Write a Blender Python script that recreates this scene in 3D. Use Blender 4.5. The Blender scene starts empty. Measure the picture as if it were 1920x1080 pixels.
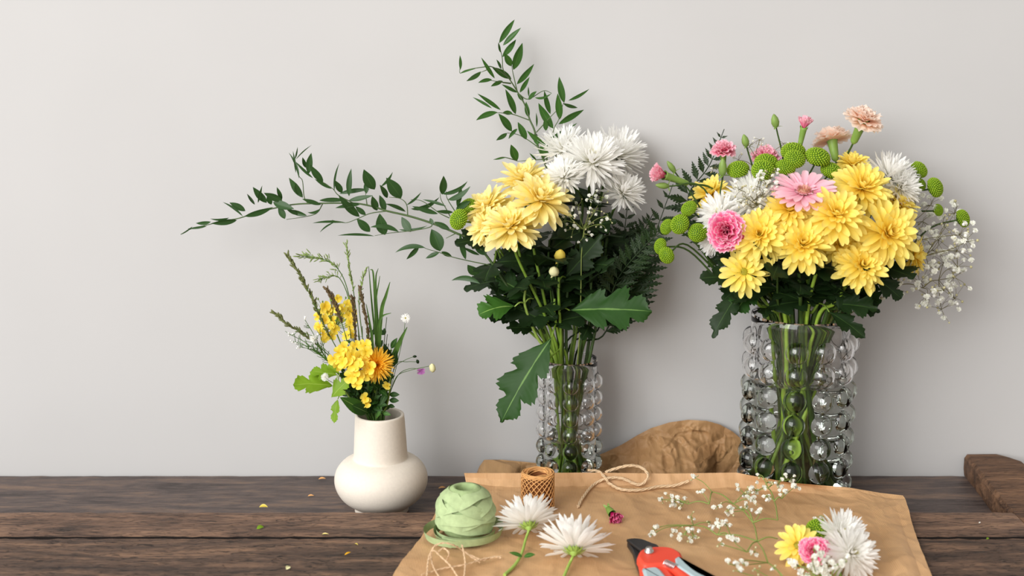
import bpy, math, random
from mathutils import Vector, Matrix, Quaternion
random.seed(11)
R_ = random.uniform
PI = math.pi
COL = bpy.context.scene.collection
T = 0.74                    # height of the recessed board of the table
TOP = T + 0.035             # height of the raised planks
PAPER = TOP + 0.0015
WALL = 1.90
# ------------------------------------------------------------------ camera
F = 2350.0
PITCH = math.radians(12)
CAM = Vector((0, 0, T + 0.708))
FWD = Vector((0, math.cos(PITCH), -math.sin(PITCH)))
UPV = Vector((0, math.sin(PITCH), math.cos(PITCH)))

def ray(px, py):
    return FWD + Vector((1, 0, 0)) * ((px - 960) / F) + UPV * ((540 - py) / F)

def P(px, py, Y):           # the point of the place seen at (px, py) that is Y metres away towards the wall
    d = ray(px, py)
    return CAM + d * (Y / d.y)

def PZ(px, py, z):          # the point at height z
    d = ray(px, py)
    return CAM + d * ((z - CAM.z) / d.z)

def mpp(p):                 # metres per pixel at a point
    return (p - CAM).dot(FWD) / F

# ------------------------------------------------------------------ materials
def lin(c):
    c = c / 255.0
    return c / 12.92 if c <= 0.04045 else ((c + 0.055) / 1.055) ** 2.4

def rgb(r, g, b):
    return (lin(r), lin(g), lin(b), 1)

def newmat(name):
    m = bpy.data.materials.new(name)
    m.use_nodes = True
    nt = m.node_tree
    nt.nodes.clear()
    out = nt.nodes.new('ShaderNodeOutputMaterial')
    return m, nt, out

def N(nt, kind, **kw):
    n = nt.nodes.new(kind)
    for k, v in kw.items():
        if k in n.inputs:
            n.inputs[k].default_value = v
        else:
            setattr(n, k, v)
    return n

def ramp(nt, stops, fac=None):
    r = nt.nodes.new('ShaderNodeValToRGB')
    el = r.color_ramp.elements
    while len(el) < len(stops):
        el.new(0.5)
    for e, (p, c) in zip(el, stops):
        e.position = p
        e.color = c
    if fac is not None:
        nt.links.new(fac, r.inputs[0])
    return r

def petal_mat(name, stops, rough=0.6, transl=0.3, noise=0.12, nscale=60, spec=0.25, obj=False):
    """stops run along the length of the petal (attribute t): pigment only."""
    m, nt, out = newmat(name)
    a = N(nt, 'ShaderNodeAttribute', attribute_name='t')
    r = ramp(nt, stops, a.outputs['Fac'])
    tc = N(nt, 'ShaderNodeTexCoord')
    nz = N(nt, 'ShaderNodeTexNoise', Scale=nscale, Detail=3)
    nt.links.new(tc.outputs['Object'], nz.inputs['Vector'])
    hsv = N(nt, 'ShaderNodeHueSaturation')
    mr = N(nt, 'ShaderNodeMapRange')
    mr.inputs[3].default_value = 1 - noise
    mr.inputs[4].default_value = 1 + noise
    nt.links.new(nz.outputs[0], mr.inputs[0])
    nt.links.new(mr.outputs[0], hsv.inputs['Value'])
    nt.links.new(r.outputs[0], hsv.inputs['Color'])
    b = N(nt, 'ShaderNodeBsdfPrincipled', Roughness=rough)
    b.inputs['Specular IOR Level'].default_value = spec
    tr = N(nt, 'ShaderNodeBsdfTranslucent')
    mx = N(nt, 'ShaderNodeMixShader')
    mx.inputs[0].default_value = transl
    nt.links.new(hsv.outputs[0], b.inputs['Base Color'])
    nt.links.new(hsv.outputs[0], tr.inputs['Color'])
    nt.links.new(b.outputs[0], mx.inputs[1])
    nt.links.new(tr.outputs[0], mx.inputs[2])
    nt.links.new(mx.outputs[0], out.inputs[0])
    return m

def plain(name, col, rough=0.5, noise=0.1, nscale=80, bump=0.0, metal=0.0, spec=0.3):
    m, nt, out = newmat(name)
    tc = N(nt, 'ShaderNodeTexCoord')
    nz = N(nt, 'ShaderNodeTexNoise', Scale=nscale, Detail=4)
    nt.links.new(tc.outputs['Object'], nz.inputs['Vector'])
    c1 = tuple(max(0, x * (1 - noise)) for x in col[:3]) + (1,)
    c2 = tuple(min(1, x * (1 + noise)) for x in col[:3]) + (1,)
    r = ramp(nt, [(0.3, c1), (0.7, c2)], nz.outputs[0])
    b = N(nt, 'ShaderNodeBsdfPrincipled', Roughness=rough, Metallic=metal)
    b.inputs['Specular IOR Level'].default_value = spec
    nt.links.new(r.outputs[0], b.inputs['Base Color'])
    if bump:
        bp = N(nt, 'ShaderNodeBump', Strength=bump, Distance=0.001)
        nt.links.new(nz.outputs[0], bp.inputs['Height'])
        nt.links.new(bp.outputs[0], b.inputs['Normal'])
    nt.links.new(b.outputs[0], out.inputs[0])
    return m

def glass(name, ior, col=(1, 1, 1, 1)):
    m, nt, out = newmat(name)
    g = N(nt, 'ShaderNodeBsdfGlass', IOR=ior, Roughness=0.0, Color=col)
    nt.links.new(g.outputs[0], out.inputs[0])
    return m

def wood(name, dark, mid, light, bump=0.6, rough=0.6, seed=0.0, pits=0.5):
    m, nt, out = newmat(name)
    L = nt.links
    tc = N(nt, 'ShaderNodeTexCoord')
    mp0 = N(nt, 'ShaderNodeMapping')
    mp0.inputs['Location'].default_value = (seed, seed * 0.7, seed * 1.3)
    L.new(tc.outputs['Object'], mp0.inputs[0])
    def noise(sx, sy, sz, scale, detail=5, dist=0.0, rough_=0.6):
        mp = N(nt, 'ShaderNodeMapping')
        mp.inputs['Scale'].default_value = (sx, sy, sz)
        L.new(mp0.outputs[0], mp.inputs[0])
        n = N(nt, 'ShaderNodeTexNoise', Scale=scale, Detail=detail, Distortion=dist, Roughness=rough_)
        L.new(mp.outputs[0], n.inputs['Vector'])
        return n.outputs[0]
    def math_(op, a, b):
        k = N(nt, 'ShaderNodeMath', operation=op)
        for i, v in enumerate((a, b)):
            if isinstance(v, (int, float)):
                k.inputs[i].default_value = v
            else:
                L.new(v, k.inputs[i])
        return k.outputs[0]
    big = noise(1.6, 9, 9, 3.0, 4, 0.8)
    fib = noise(5, 90, 90, 4.0, 6, 0.5, 0.7)
    med = noise(3.4, 22, 22, 4.0, 6, 1.6, 0.72)
    pit = noise(7, 34, 34, 5.0, 5, 1.8, 0.78)
    s = math_('ADD', math_('MULTIPLY', big, 0.45), math_('ADD', math_('MULTIPLY', fib, 0.3), math_('MULTIPLY', med, 0.25)))
    cr = ramp(nt, [(0.40, dark), (0.5, mid), (0.61, light)], s)
    pr = ramp(nt, [(0.56, (0, 0, 0, 1)), (0.66, (1, 1, 1, 1))], pit)
    mx = N(nt, 'ShaderNodeMix', data_type='RGBA')
    L.new(math_('MULTIPLY', pr.outputs[0], pits), mx.inputs['Factor'])
    L.new(cr.outputs[0], mx.inputs['A'])
    mx.inputs['B'].default_value = (dark[0] * 0.35, dark[1] * 0.35, dark[2] * 0.35, 1)
    b = N(nt, 'ShaderNodeBsdfPrincipled', Roughness=rough)
    b.inputs['Specular IOR Level'].default_value = 0.35
    L.new(mx.outputs['Result'], b.inputs['Base Color'])
    hgt = math_('SUBTRACT', math_('ADD', math_('MULTIPLY', fib, 0.5), math_('MULTIPLY', med, 0.8)), math_('MULTIPLY', pr.outputs[0], 0.8))
    bp = N(nt, 'ShaderNodeBump', Strength=bump, Distance=0.004)
    L.new(hgt, bp.inputs['Height'])
    L.new(bp.outputs[0], b.inputs['Normal'])
    L.new(b.outputs[0], out.inputs[0])
    return m

def kraft(name, col, colb, ribs=True):
    m, nt, out = newmat(name)
    L = nt.links
    tc = N(nt, 'ShaderNodeTexCoord')
    w = N(nt, 'ShaderNodeTexWave', Scale=150, Distortion=0.6, Detail=2)
    w.bands_direction = 'X'
    L.new(tc.outputs['Object'], w.inputs['Vector'])
    nz = N(nt, 'ShaderNodeTexNoise', Scale=9, Detail=6)
    L.new(tc.outputs['Object'], nz.inputs['Vector'])
    nf = N(nt, 'ShaderNodeTexNoise', Scale=300, Detail=3)
    L.new(tc.outputs['Object'], nf.inputs['Vector'])
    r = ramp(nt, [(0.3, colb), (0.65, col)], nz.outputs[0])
    mx = N(nt, 'ShaderNodeMix', data_type='RGBA', blend_type='MULTIPLY')
    mx.inputs['Factor'].default_value = 0.28 if ribs else 0.1
    L.new(r.outputs[0], mx.inputs['A'])
    rr = ramp(nt, [(0.2, (0.55, 0.5, 0.45, 1)), (0.8, (1, 1, 1, 1))], w.outputs[0])
    L.new(rr.outputs[0], mx.inputs['B'])
    b = N(nt, 'ShaderNodeBsdfPrincipled', Roughness=0.55)
    b.inputs['Specular IOR Level'].default_value = 0.35
    L.new(mx.outputs['Result'], b.inputs['Base Color'])
    vo = N(nt, 'ShaderNodeTexVoronoi', feature='DISTANCE_TO_EDGE', Scale=11 if ribs else 20)
    wn = N(nt, 'ShaderNodeTexNoise', Scale=7, Detail=3)
    L.new(tc.outputs['Object'], wn.inputs['Vector'])
    vm = N(nt, 'ShaderNodeMix', data_type='VECTOR'); vm.inputs['Factor'].default_value = .16
    L.new(tc.outputs['Object'], vm.inputs['A']); L.new(wn.outputs['Color'], vm.inputs['B'])
    L.new(vm.outputs['Result'], vo.inputs['Vector'])
    b2 = N(nt, 'ShaderNodeBump', Strength=.45 if ribs else .9, Distance=0.012)
    L.new(vo.outputs['Distance'], b2.inputs['Height'])
    bp = N(nt, 'ShaderNodeBump', Strength=0.25, Distance=0.0006)
    L.new(b2.outputs[0], bp.inputs['Normal'])
    ad = N(nt, 'ShaderNodeMath', operation='ADD')
    L.new(w.outputs[0], ad.inputs[0]); L.new(nf.outputs[0], ad.inputs[1])
    L.new(ad.outputs[0], bp.inputs['Height'])
    L.new(bp.outputs[0], b.inputs['Normal'])
    L.new(b.outputs[0], out.inputs[0])
    return m

M = {}
M['wall'] = plain('white plaster', (0.52, 0.515, 0.511, 1), 0.9, 0.012, 5, 0.0, spec=0.1)
M['floor'] = plain('grey floor', rgb(120, 110, 100), 0.7)
M['board'] = wood('weathered grey board', rgb(52, 43, 40), rgb(88, 76, 72), rgb(128, 104, 86), 0.3, 0.48, 3.1, 0.45)
M['plank'] = wood('worn brown plank', rgb(62, 46, 37), rgb(118, 90, 72), rgb(164, 128, 100), 0.9, 0.55, 0.0, 0.95)
M['plank2'] = wood('rough brown plank', rgb(50, 37, 30), rgb(98, 75, 60), rgb(150, 116, 90), 1.0, 0.58, 7.7, 1.0)
M['gap_shade'] = plain('plank edge painted gap dark', rgb(26, 20, 17), 0.9)  # shade and dust of the plank gap put into the edge colour
M['beam'] = wood('reclaimed beam', rgb(60, 40, 28), rgb(108, 78, 56), rgb(150, 112, 82), 0.8, 0.65, 5.2, 0.4)
M['paper'] = kraft('ribbed kraft paper', rgb(206, 166, 122), rgb(190, 148, 104))
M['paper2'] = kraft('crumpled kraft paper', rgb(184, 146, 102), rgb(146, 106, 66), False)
M['ceramic'] = plain('off white stoneware', rgb(222, 213, 200), 0.6, 0.03, 260, 0.12, spec=0.3)
M['ceramic_in'] = plain('dark vase inside', rgb(110, 92, 78), 0.8)
M['glass'] = glass('clear glass', 1.46)
M['w_side'] = glass('water against glass', 1.333 / 1.46, (0.985, 1, 0.985, 1))
M['w_top'] = glass('water surface', 1.333)
M['yellow_pale'] = petal_mat('pale yellow petal', [(0.0, rgb(248, 222, 96)), (0.45, rgb(254, 238, 150)), (1, rgb(255, 244, 184))], 0.55, 0.42, .06)
M['yellow'] = petal_mat('yellow petal', [(0.0, rgb(246, 208, 56)), (0.4, rgb(254, 232, 104)), (1, rgb(255, 240, 142))], 0.55, 0.42, .07)
M['ycore'] = petal_mat('yellow heart', [(0.0, rgb(150, 150, 40)), (0.6, rgb(214, 178, 46)), (1, rgb(240, 205, 80))], 0.6, 0.2)
M['white'] = petal_mat('white petal', [(0.0, rgb(246, 244, 226)), (0.3, rgb(253, 252, 248)), (1, rgb(254, 254, 252))], 0.5, 0.55, 0.02)
M['wcore'] = petal_mat('cream heart', [(0.0, rgb(225, 210, 110)), (0.6, rgb(240, 232, 170)), (1, rgb(246, 242, 215))], 0.6, 0.3, 0.05)
M['green_button'] = petal_mat('lime petal', [(0.0, rgb(78, 112, 14)), (0.5, rgb(124, 160, 24)), (1, rgb(164, 192, 48))], 0.55, 0.2, 0.12)
M['gerbera'] = petal_mat('pink gerbera petal', [(0.0, rgb(230, 140, 165)), (0.35, rgb(246, 184, 200)), (1, rgb(251, 208, 218))], 0.5, 0.3, 0.06)
M['gcore'] = petal_mat('gerbera heart', [(0.0, rgb(200, 150, 90)), (0.5, rgb(225, 150, 150)), (1, rgb(235, 205, 170))], 0.7, 0.2)
M['pink'] = petal_mat('pink carnation petal', [(0.0, rgb(232, 80, 126)), (0.6, rgb(246, 142, 172)), (1, rgb(253, 206, 216))], 0.6, 0.35, 0.12, 400)
M['hotpink'] = petal_mat('bright pink carnation petal', [(0.0, rgb(214, 30, 100)), (0.6, rgb(238, 70, 132)), (0.9, rgb(246, 126, 168)), (1, rgb(254, 214, 226))], 0.6, 0.3, 0.22, 400)
M['magenta'] = petal_mat('magenta petal', [(0.0, rgb(150, 10, 70)), (0.7, rgb(200, 24, 96)), (1, rgb(240, 130, 175))], 0.6, 0.2, 0.25, 500)
M['peach'] = petal_mat('peach carnation petal', [(0.0, rgb(252, 206, 180)), (0.6, rgb(255, 228, 208)), (1, rgb(255, 241, 230))], 0.6, 0.48, 0.04)
M['gyp'] = petal_mat('babys breath blossom', [(0.0, rgb(244, 245, 232)), (1, rgb(254, 254, 250))], 0.6, 0.35, 0.03)
M['gypbud'] = plain('babys breath bud', rgb(186, 180, 138), 0.6)
M['gypstem'] = plain('babys breath stem', rgb(128, 142, 74), 0.5)
M['gypstem_d'] = plain('darker babys breath stem', rgb(104, 98, 60), 0.5)
M['stem'] = plain('flower stem', rgb(112, 142, 50), 0.4, 0.2)
M['stem_v'] = plain('fresh flower stem', rgb(150, 184, 66), 0.4, 0.2)
M['stem_d'] = plain('dark flower stem', rgb(56, 80, 32), 0.4, 0.2)
M['stem_l'] = plain('light green stem', rgb(150, 178, 84), 0.4, 0.12)
M['calyx'] = plain('carnation calyx', rgb(122, 152, 70), 0.45, 0.15)
M['bud'] = plain('green bud', rgb(120, 146, 72), 0.45, 0.15)
def leaf_mat(name, edge, vein, rough=0.5, tr=0.2):
    return petal_mat(name, [(0.0, vein), (0.015, vein), (0.06, edge), (1, edge)], rough, tr, 0.25, 40, 0.25)
M['leaf'] = leaf_mat('chrysanthemum leaf', rgb(38, 72, 24), rgb(104, 140, 72))
M['leaf_d'] = leaf_mat('dark chrysanthemum leaf', rgb(28, 48, 20), rgb(56, 82, 38))
M['leaf_b'] = leaf_mat('bright leaf', rgb(58, 100, 34), rgb(140, 176, 90))
M['ruscus'] = leaf_mat('ruscus leaf', rgb(48, 78, 38), rgb(66, 96, 50), 0.35, 0.18)
M['ruscus_l'] = leaf_mat('ruscus leaf lighter', rgb(54, 92, 36), rgb(80, 118, 56), 0.35, 0.22)
M['twig'] = plain('ruscus twig', rgb(72, 92, 52), 0.5)
M['fern'] = leaf_mat('fern frond', rgb(34, 54, 24), rgb(60, 70, 36), 0.45, 0.15)
M['lime'] = leaf_mat('lime leaf', rgb(122, 158, 36), rgb(150, 180, 70), 0.45, 0.35)
M['grass'] = plain('grass blade', rgb(72, 106, 44), 0.5, 0.2)
M['grass_h'] = plain('grass seed head', rgb(98, 104, 58), 0.6, 0.25, 300)
M['grass_b'] = plain('brownish grass seed head', rgb(92, 76, 48), 0.6, 0.25, 300)
M['grass_l'] = plain('pale grass seed head', rgb(128, 148, 84), 0.6, 0.2, 300)
M['rape'] = petal_mat('rapeseed petal', [(0.0, rgb(240, 200, 40)), (0.5, rgb(252, 224, 76)), (1, rgb(254, 234, 108))], 0.5, 0.35)
M['dandelion'] = petal_mat('dandelion ray', [(0.0, rgb(240, 160, 14)), (0.6, rgb(251, 192, 40)), (1, rgb(253, 210, 84))], 0.55, 0.3)
M['violet'] = petal_mat('violet petal', [(0.0, rgb(170, 90, 170)), (1, rgb(205, 140, 205))], 0.5, 0.3)
M['cream'] = plain('cream bud', rgb(214, 210, 160), 0.6)
M['ribbon'] = plain('green paper ribbon', rgb(166, 184, 136), 0.6, 0.12, 120, 0.35, spec=0.2)
M['ribbon_d'] = plain('green ribbon winding', rgb(152, 172, 122), 0.6, 0.2, 90, 0.5, spec=0.2)
M['cane'] = plain('tan twisted paper cord', rgb(214, 160, 100), 0.55, 0.18, 150, 0.2)
M['cane_d'] = plain('tan spool core', rgb(120, 72, 36), 0.8, 0.25, 150)
M['jute'] = plain('jute twine', rgb(218, 190, 154), 0.85, 0.22, 600, 0.6)
M['jute_l'] = plain('pale raffia string', rgb(216, 186, 150), 0.85, 0.18, 400, 0.5)
M['red'] = plain('red plastic', rgb(228, 74, 52), 0.42, 0.03, 20, spec=0.4)
M['grip'] = plain('grey rubber grip', rgb(166, 186, 190), 0.6, 0.04, 40)
M['blade'] = plain('black coated blade', rgb(40, 39, 40), 0.4, 0.1, 60, spec=0.5)
M['steel'] = plain('steel screw', rgb(205, 205, 205), 0.25, 0.05, 100, 0, 0.95)

# ------------------------------------------------------------------ mesh building
class MB:
    def __init__(s):
        s.v = []; s.f = []; s.t = []; s.m = []
    def add(s, vs, fs, t=0.0, mat=0):
        b = len(s.v)
        s.v += vs
        s.t += t if isinstance(t, list) else [t] * len(vs)
        s.f += [tuple(b + i for i in q) for q in fs]
        s.m += [mat] * len(fs)
    def grid(s, rows, t=None, mat=0, closed=False):
        n = len(rows); w = len(rows[0])
        vs = [p for r in rows for p in r]
        fs = []
        for i in range(n - 1):
            for j in range(w if closed else w - 1):
                k = (j + 1) % w
                fs.append((i * w + j, i * w + k, (i + 1) * w + k, (i + 1) * w + j))
        s.add(vs, fs, [x for r in t for x in r] if t else 0.5, mat)
    def mesh(s, name, mats, off=None, smooth=True):
        me = bpy.data.meshes.new(name)
        vs = [tuple(p) for p in s.v] if off is None else [tuple(Vector(p) - off) for p in s.v]
        me.from_pydata(vs, [], s.f)
        for mm in mats:
            me.materials.append(mm)
        if len(mats) > 1:
            me.polygons.foreach_set('material_index', s.m)
        me.polygons.foreach_set('use_smooth', [smooth] * len(s.f))
        a = me.attributes.new('t', 'FLOAT', 'POINT')
        a.data.foreach_set('value', s.t)
        me.update()
        return me

def link(name, me, parent=None):
    o = bpy.data.objects.new(name, me)
    COL.objects.link(o)
    if parent is not None:
        o.parent = parent
    return o

def tag(o, label=None, cat=None, group=None, kind=None):
    if label: o['label'] = label
    if cat: o['category'] = cat
    if group: o['group'] = group
    if kind: o['kind'] = kind
    return o

def thing(name, label, cat, loc, group=None):
    o = link(name, None)
    o.location = loc
    o.empty_display_size = 0.02
    return tag(o, label, cat, group)

def part(name, mb, mats, root, smooth=True, label=None):
    o = link(name, mb.mesh(name, mats if isinstance(mats, list) else [mats], Vector(root.location), smooth), root)
    if label: o['label'] = label
    return o

def solo(name, mb, mats, label, cat, loc, group=None, kind=None, smooth=True):
    o = link(name, mb.mesh(name, mats if isinstance(mats, list) else [mats], Vector(loc), smooth))
    o.location = loc
    return tag(o, label, cat, group, kind)

def catmull(pts, n=6):
    pts = [Vector(p) for p in pts]
    if len(pts) < 3:
        return [pts[0].lerp(pts[-1], i / n) for i in range(n + 1)]
    q = [pts[0] * 2 - pts[1]] + pts + [pts[-1] * 2 - pts[-2]]
    out = []
    for i in range(1, len(q) - 2):
        a, b, c, d = q[i - 1:i + 3]
        for k in range(n):
            u = k / n
            out.append(0.5 * ((2 * b) + (c - a) * u + (2 * a - 5 * b + 4 * c - d) * u * u + (3 * b - a - 3 * c + d) * u ** 3))
    out.append(pts[-1])
    return out

def frame(tg):
    tg = tg.normalized()
    up = Vector((0, 0, 1)) if abs(tg.z) < 0.95 else Vector((0, 1, 0))
    a = tg.cross(up).normalized()
    return a, a.cross(tg).normalized()

def tube(mb, pts, r0, r1=None, sides=6, mat=0, t=0.5, cap=True):
    r1 = r0 if r1 is None else r1
    n = len(pts)
    rows = []
    a_prev = None
    for i, p in enumerate(pts):
        tg = (pts[min(i + 1, n - 1)] - pts[max(i - 1, 0)])
        if tg.length < 1e-9: tg = Vector((0, 0, 1))
        tg.normalize()
        if a_prev is None:
            a, b = frame(tg)
        else:
            a = a_prev - tg * a_prev.dot(tg)
            if a.length < 1e-6: a, _ = frame(tg)
            a.normalize(); b = a.cross(tg)
        a_prev = a
        r = r0 + (r1 - r0) * i / max(1, n - 1)
        rows.append([p + a * (r * math.cos(2 * PI * k / sides)) + b * (r * math.sin(2 * PI * k / sides)) for k in range(sides)])
    mb.grid(rows, [[t] * sides for _ in rows], mat, True)
    if cap:
        b0 = len(mb.v)
        mb.add([*rows[0]], [tuple(range(sides))[::-1]], t, mat)
        mb.add([*rows[-1]], [tuple(range(sides))], t, mat)

def lathe(mb, prof, c=Vector((0, 0, 0)), seg=48, mat=0, axis=None, tt=None):
    rows = []
    q = Quaternion() if axis is None else Vector((0, 0, 1)).rotation_difference(axis)
    for r, z in prof:
        rows.append([c + q @ Vector((r * math.cos(2 * PI * k / seg), r * math.sin(2 * PI * k / seg), z)) for k in range(seg)])
    mb.grid(rows, [[(tt[i] if tt else 0.5)] * seg for i in range(len(rows))], mat, True)

def blob(mb, c, rx, ry=None, rz=None, seg=8, ring=5, jit=0.0, mat=0, axis=None, t=1.0):
    ry = rx if ry is None else ry; rz = rx if rz is None else rz
    q = Quaternion() if axis is None else Vector((0, 0, 1)).rotation_difference(axis)
    rows = []
    for i in range(ring + 1):
        th = PI * i / ring
        row = []
        for k in range(seg):
            j = 1 + R_(-jit, jit)
            ph = 2 * PI * k / seg
            row.append(Vector(c) + q @ Vector((rx * j * math.sin(th) * math.cos(ph), ry * j * math.sin(th) * math.sin(ph), rz * j * -math.cos(th))))
        rows.append(row)
    mb.grid(rows, [[t] * seg for _ in rows], mat, True)

# ------------------------------------------------------------------ petals and leaves
def pr_spoon(t):
    return (0.34 + 0.66 * (t / 0.62) ** 1.1) if t < 0.62 else math.sqrt(max(0.0, 1 - ((t - 0.62) / 0.385) ** 2.4))
def pr_needle(t):
    return 0.55 + 0.45 * min(1, t / 0.4) if t < 0.75 else max(0.04, 1 - ((t - 0.75) / 0.252) ** 2.6)
def pr_strap(t):
    return 0.5 + 0.5 * min(1, t / 0.5) if t < 0.8 else math.sqrt(max(0.0, 1 - ((t - 0.8) / 0.203) ** 2))
def pr_fan(t):
    return 0.16 + 0.84 * t ** 0.9

def petal(mb, phi, r0, z0, L, W, e0, e1, cup=0.25, prof=pr_spoon, n=6, m=2, twist=0.0, mat=0, ruf=0.0, rk=7, ser=0.0, side=0.0):
    ca, sa = math.cos(phi), math.sin(phi)
    r, z = r0, z0
    rows = []; ts = []
    ph = R_(0, 6)
    prev = 0
    for i in range(n + 1):
        t = 1 - (1 - i / n) ** 1.35
        e = math.radians(e0 + (e1 - e0) * t)
        ds = (t - prev) * L; prev = t
        r += math.cos(e) * ds; z += math.sin(e) * ds
        w = W * prof(t)
        row = []
        for j in range(m + 1):
            s = -1 + 2 * j / m
            h = cup * w * s * s + twist * w * s * t
            if ruf: h += ruf * t ** 2 * math.sin(rk * s + ph + 2.2 * t)
            rr = r - math.sin(e) * h
            zz = z + math.cos(e) * h
            if ser and i == n: rr += ser * (1 if j % 2 else -1) * math.cos(e); zz += ser * (1 if j % 2 else -1) * math.sin(e)
            if prof is pr_fan: 
                k = (1 - 0.28 * s * s * t); rr = r0 + (rr - r0) * k; zz = z0 + (zz - z0) * k
            off = s * w + side * L * t * t
            row.append(Vector((rr * ca - off * sa, rr * sa + off * ca, zz)))
        rows.append(row); ts.append([t] * (m + 1))
    mb.grid(rows, ts, mat)

def mum_head(kind, var):
    rnd = random.Random(100 + var)
    mb = MB(); core = MB()
    u = rnd.uniform
    if kind == 'yellow':      # double chrysanthemum with broad spoon petals
        rings = [(19, .95, .115, -8, -22), (18, .92, .115, 8, -4), (17, .84, .11, 22, 14), (15, .70, .105, 38, 34), (12, .52, .095, 54, 58), (9, .34, .08, 66, 80)]
        for k, (n, L, W, e0, e1) in enumerate(rings):
            for i in range(n):
                petal(mb, 2 * PI * (i + 0.5 * (k % 2)) / n + u(-.12, .12), .06, .02 + .035 * k, L * u(.82, 1.1), W * u(.85, 1.2), e0 + u(-11, 11), e1 + u(-20, 24), u(.2, .6), pr_spoon, 7, 4, u(-.3, .3), side=u(-.14, .14))
        for i in range(16):
            petal(core, u(0, 6.28), .01, .17, u(.12, .2), .03, u(45, 85), u(60, 100), .3, pr_needle, 3, 2)
        blob(core, (0, 0, .19), .1, .1, .07, 10, 5, .05, t=.1)
    elif kind == 'daisy':     # fewer petals with an open heart
        rings = [(15, .98, .13, 2, -14), (13, .86, .125, 18, 8), (8, .55, .1, 35, 35)]
        for k, (n, L, W, e0, e1) in enumerate(rings):
            for i in range(n):
                petal(mb, 2 * PI * (i + 0.5 * (k % 2)) / n + u(-.12, .12), .06, .02 + .03 * k, L * u(.85, 1.06), W * u(.85, 1.1), e0 + u(-8, 8), e1 + u(-12, 12), u(.2, .45), pr_spoon, 7, 4, u(-.2, .2))
        blob(core, (0, 0, .1), .19, .19, .09, 12, 6, .08, t=.1)
        for i in range(40):
            petal(core, u(0, 6.28), u(.02, .16), .13, u(.05, .1), .02, u(50, 90), 90, .3, pr_needle, 2, 2)
    elif kind == 'spider':    # slim quilled petals
        rings = [(22, .96, .056, -26, -8), (27, 1.0, .056, -8, 12), (28, 1.0, .056, 6, 26), (28, .96, .054, 18, 40), (26, .88, .05, 30, 54), (22, .76, .046, 42, 66), (16, .6, .04, 54, 78), (8, .36, .034, 60, 86)]
        for k, (n, L, W, e0, e1) in enumerate(rings):
            for i in range(n):
                petal(mb, 2 * PI * (i + 0.5 * (k % 2)) / n + u(-.12, .12), .05, .01 + .03 * k, L * u(.84, 1.06), W * u(.8, 1.2), e0 + u(-10, 10), e1 + u(-22, 26), u(.3, .7), pr_needle, 7, 2, 0, side=u(-.16, .16))
        for i in range(34):
            petal(core, u(0, 6.28), u(.01, .10), .16, u(.2, .34), .024, u(50, 85), u(70, 110), .3, pr_needle, 3, 2)
    elif kind == 'button':    # tight green pompon
        rows = []
        blob(core, (0, 0, .22), .9, .9, .62, 20, 10, 0, t=.0)
        n = 190
        for i in range(n):
            zc = 1 - 1.55 * (i + .5) / n
            rr = math.sqrt(max(0, 1 - zc * zc)); ph = i * 2.39996
            d = Vector((rr * math.cos(ph), rr * math.sin(ph), zc))
            c = Vector((d.x * .92, d.y * .92, .22 + d.z * .64))
            nn = Vector((d.x, d.y, d.z * 1.4)).normalized()
            a, b = frame(nn)
            s = .088 * u(.85, 1.15)
            ring = [c + (a * math.cos(2 * PI * k / 6) + b * math.sin(2 * PI * k / 6)) * s - nn * .03 for k in range(6)]
            ring2 = [c + (a * math.cos(2 * PI * k / 6) + b * math.sin(2 * PI * k / 6)) * s * .62 + nn * .05 for k in range(6)]
            mb.add(ring + ring2 + [c + nn * .07], [(k, (k + 1) % 6, 6 + (k + 1) % 6, 6 + k) for k in range(6)] + [(6 + k, 6 + (k + 1) % 6, 12) for k in range(6)], [.2] * 6 + [.85] * 6 + [1.0])
    elif kind == 'carnation':
        for k, (n, L, W, e0, e1) in enumerate([(9, .95, .46, 30, -12), (9, .95, .44, 48, 8), (8, .9, .42, 60, 30), (8, .85, .38, 70, 52), (6, .8, .34, 80, 75), (4, .75, .3, 88, 90)]):
            for i in range(n):
                petal(mb, 2 * PI * (i + .5 * (k % 2)) / n + u(-.25, .25), .03, .0 + .02 * k, L * u(.85, 1.08), W * u(.85, 1.1), e0 + u(-8, 8), e1 + u(-16, 16), .15, pr_fan, 6, 10, 0, ruf=.085, rk=u(6, 10), ser=.035)
    elif kind == 'halfcarn':  # carnation half open, narrow brush of ruffled petals
        for k, (n, L, W, e0, e1) in enumerate([(8, 1.0, .3, 74, 50), (8, 1.0, .3, 80, 66), (7, 1.0, .28, 85, 78), (5, 1.0, .24, 88, 88)]):
            for i in range(n):
                petal(mb, 2 * PI * (i + .5 * (k % 2)) / n + u(-.25, .25), .08, .0, L * u(.85, 1.05), W * u(.85, 1.1), e0 + u(-6, 6), e1 + u(-10, 10), .2, pr_fan, 6, 8, 0, ruf=.06, rk=u(6, 10), ser=.035)
    elif kind == 'gerbera':
        for k, (n, L, W, e0, e1) in enumerate([(22, .84, .105, 6, -4), (22, .8, .1, 16, 6)]):
            for i in range(n):
                petal(mb, 2 * PI * (i + .5 * k) / n + u(-.05, .05), .14, .02 + .03 * k, L * u(.94, 1.04), W, e0 + u(-4, 4), e1 + u(-6, 6), u(.1, .4), pr_strap, 7, 4, u(-.15, .15))
        for i in range(30):
            petal(mb, u(0, 6.28), .14, .08, .22 * u(.8, 1.2), .03, 35, 20, .3, pr_strap, 3, 2)
        blob(core, (0, 0, .05), .2, .2, .08, 16, 6, .03, t=.1)
        for i in range(150):
            a = u(0, 6.28); rr = .24 * math.sqrt(u(.05, 1))
            petal(core, a, rr * .8, .09, u(.07, .12), .014, u(55, 90), 80, .2, pr_needle, 2, 2)
    elif kind == 'dandelion':
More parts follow.
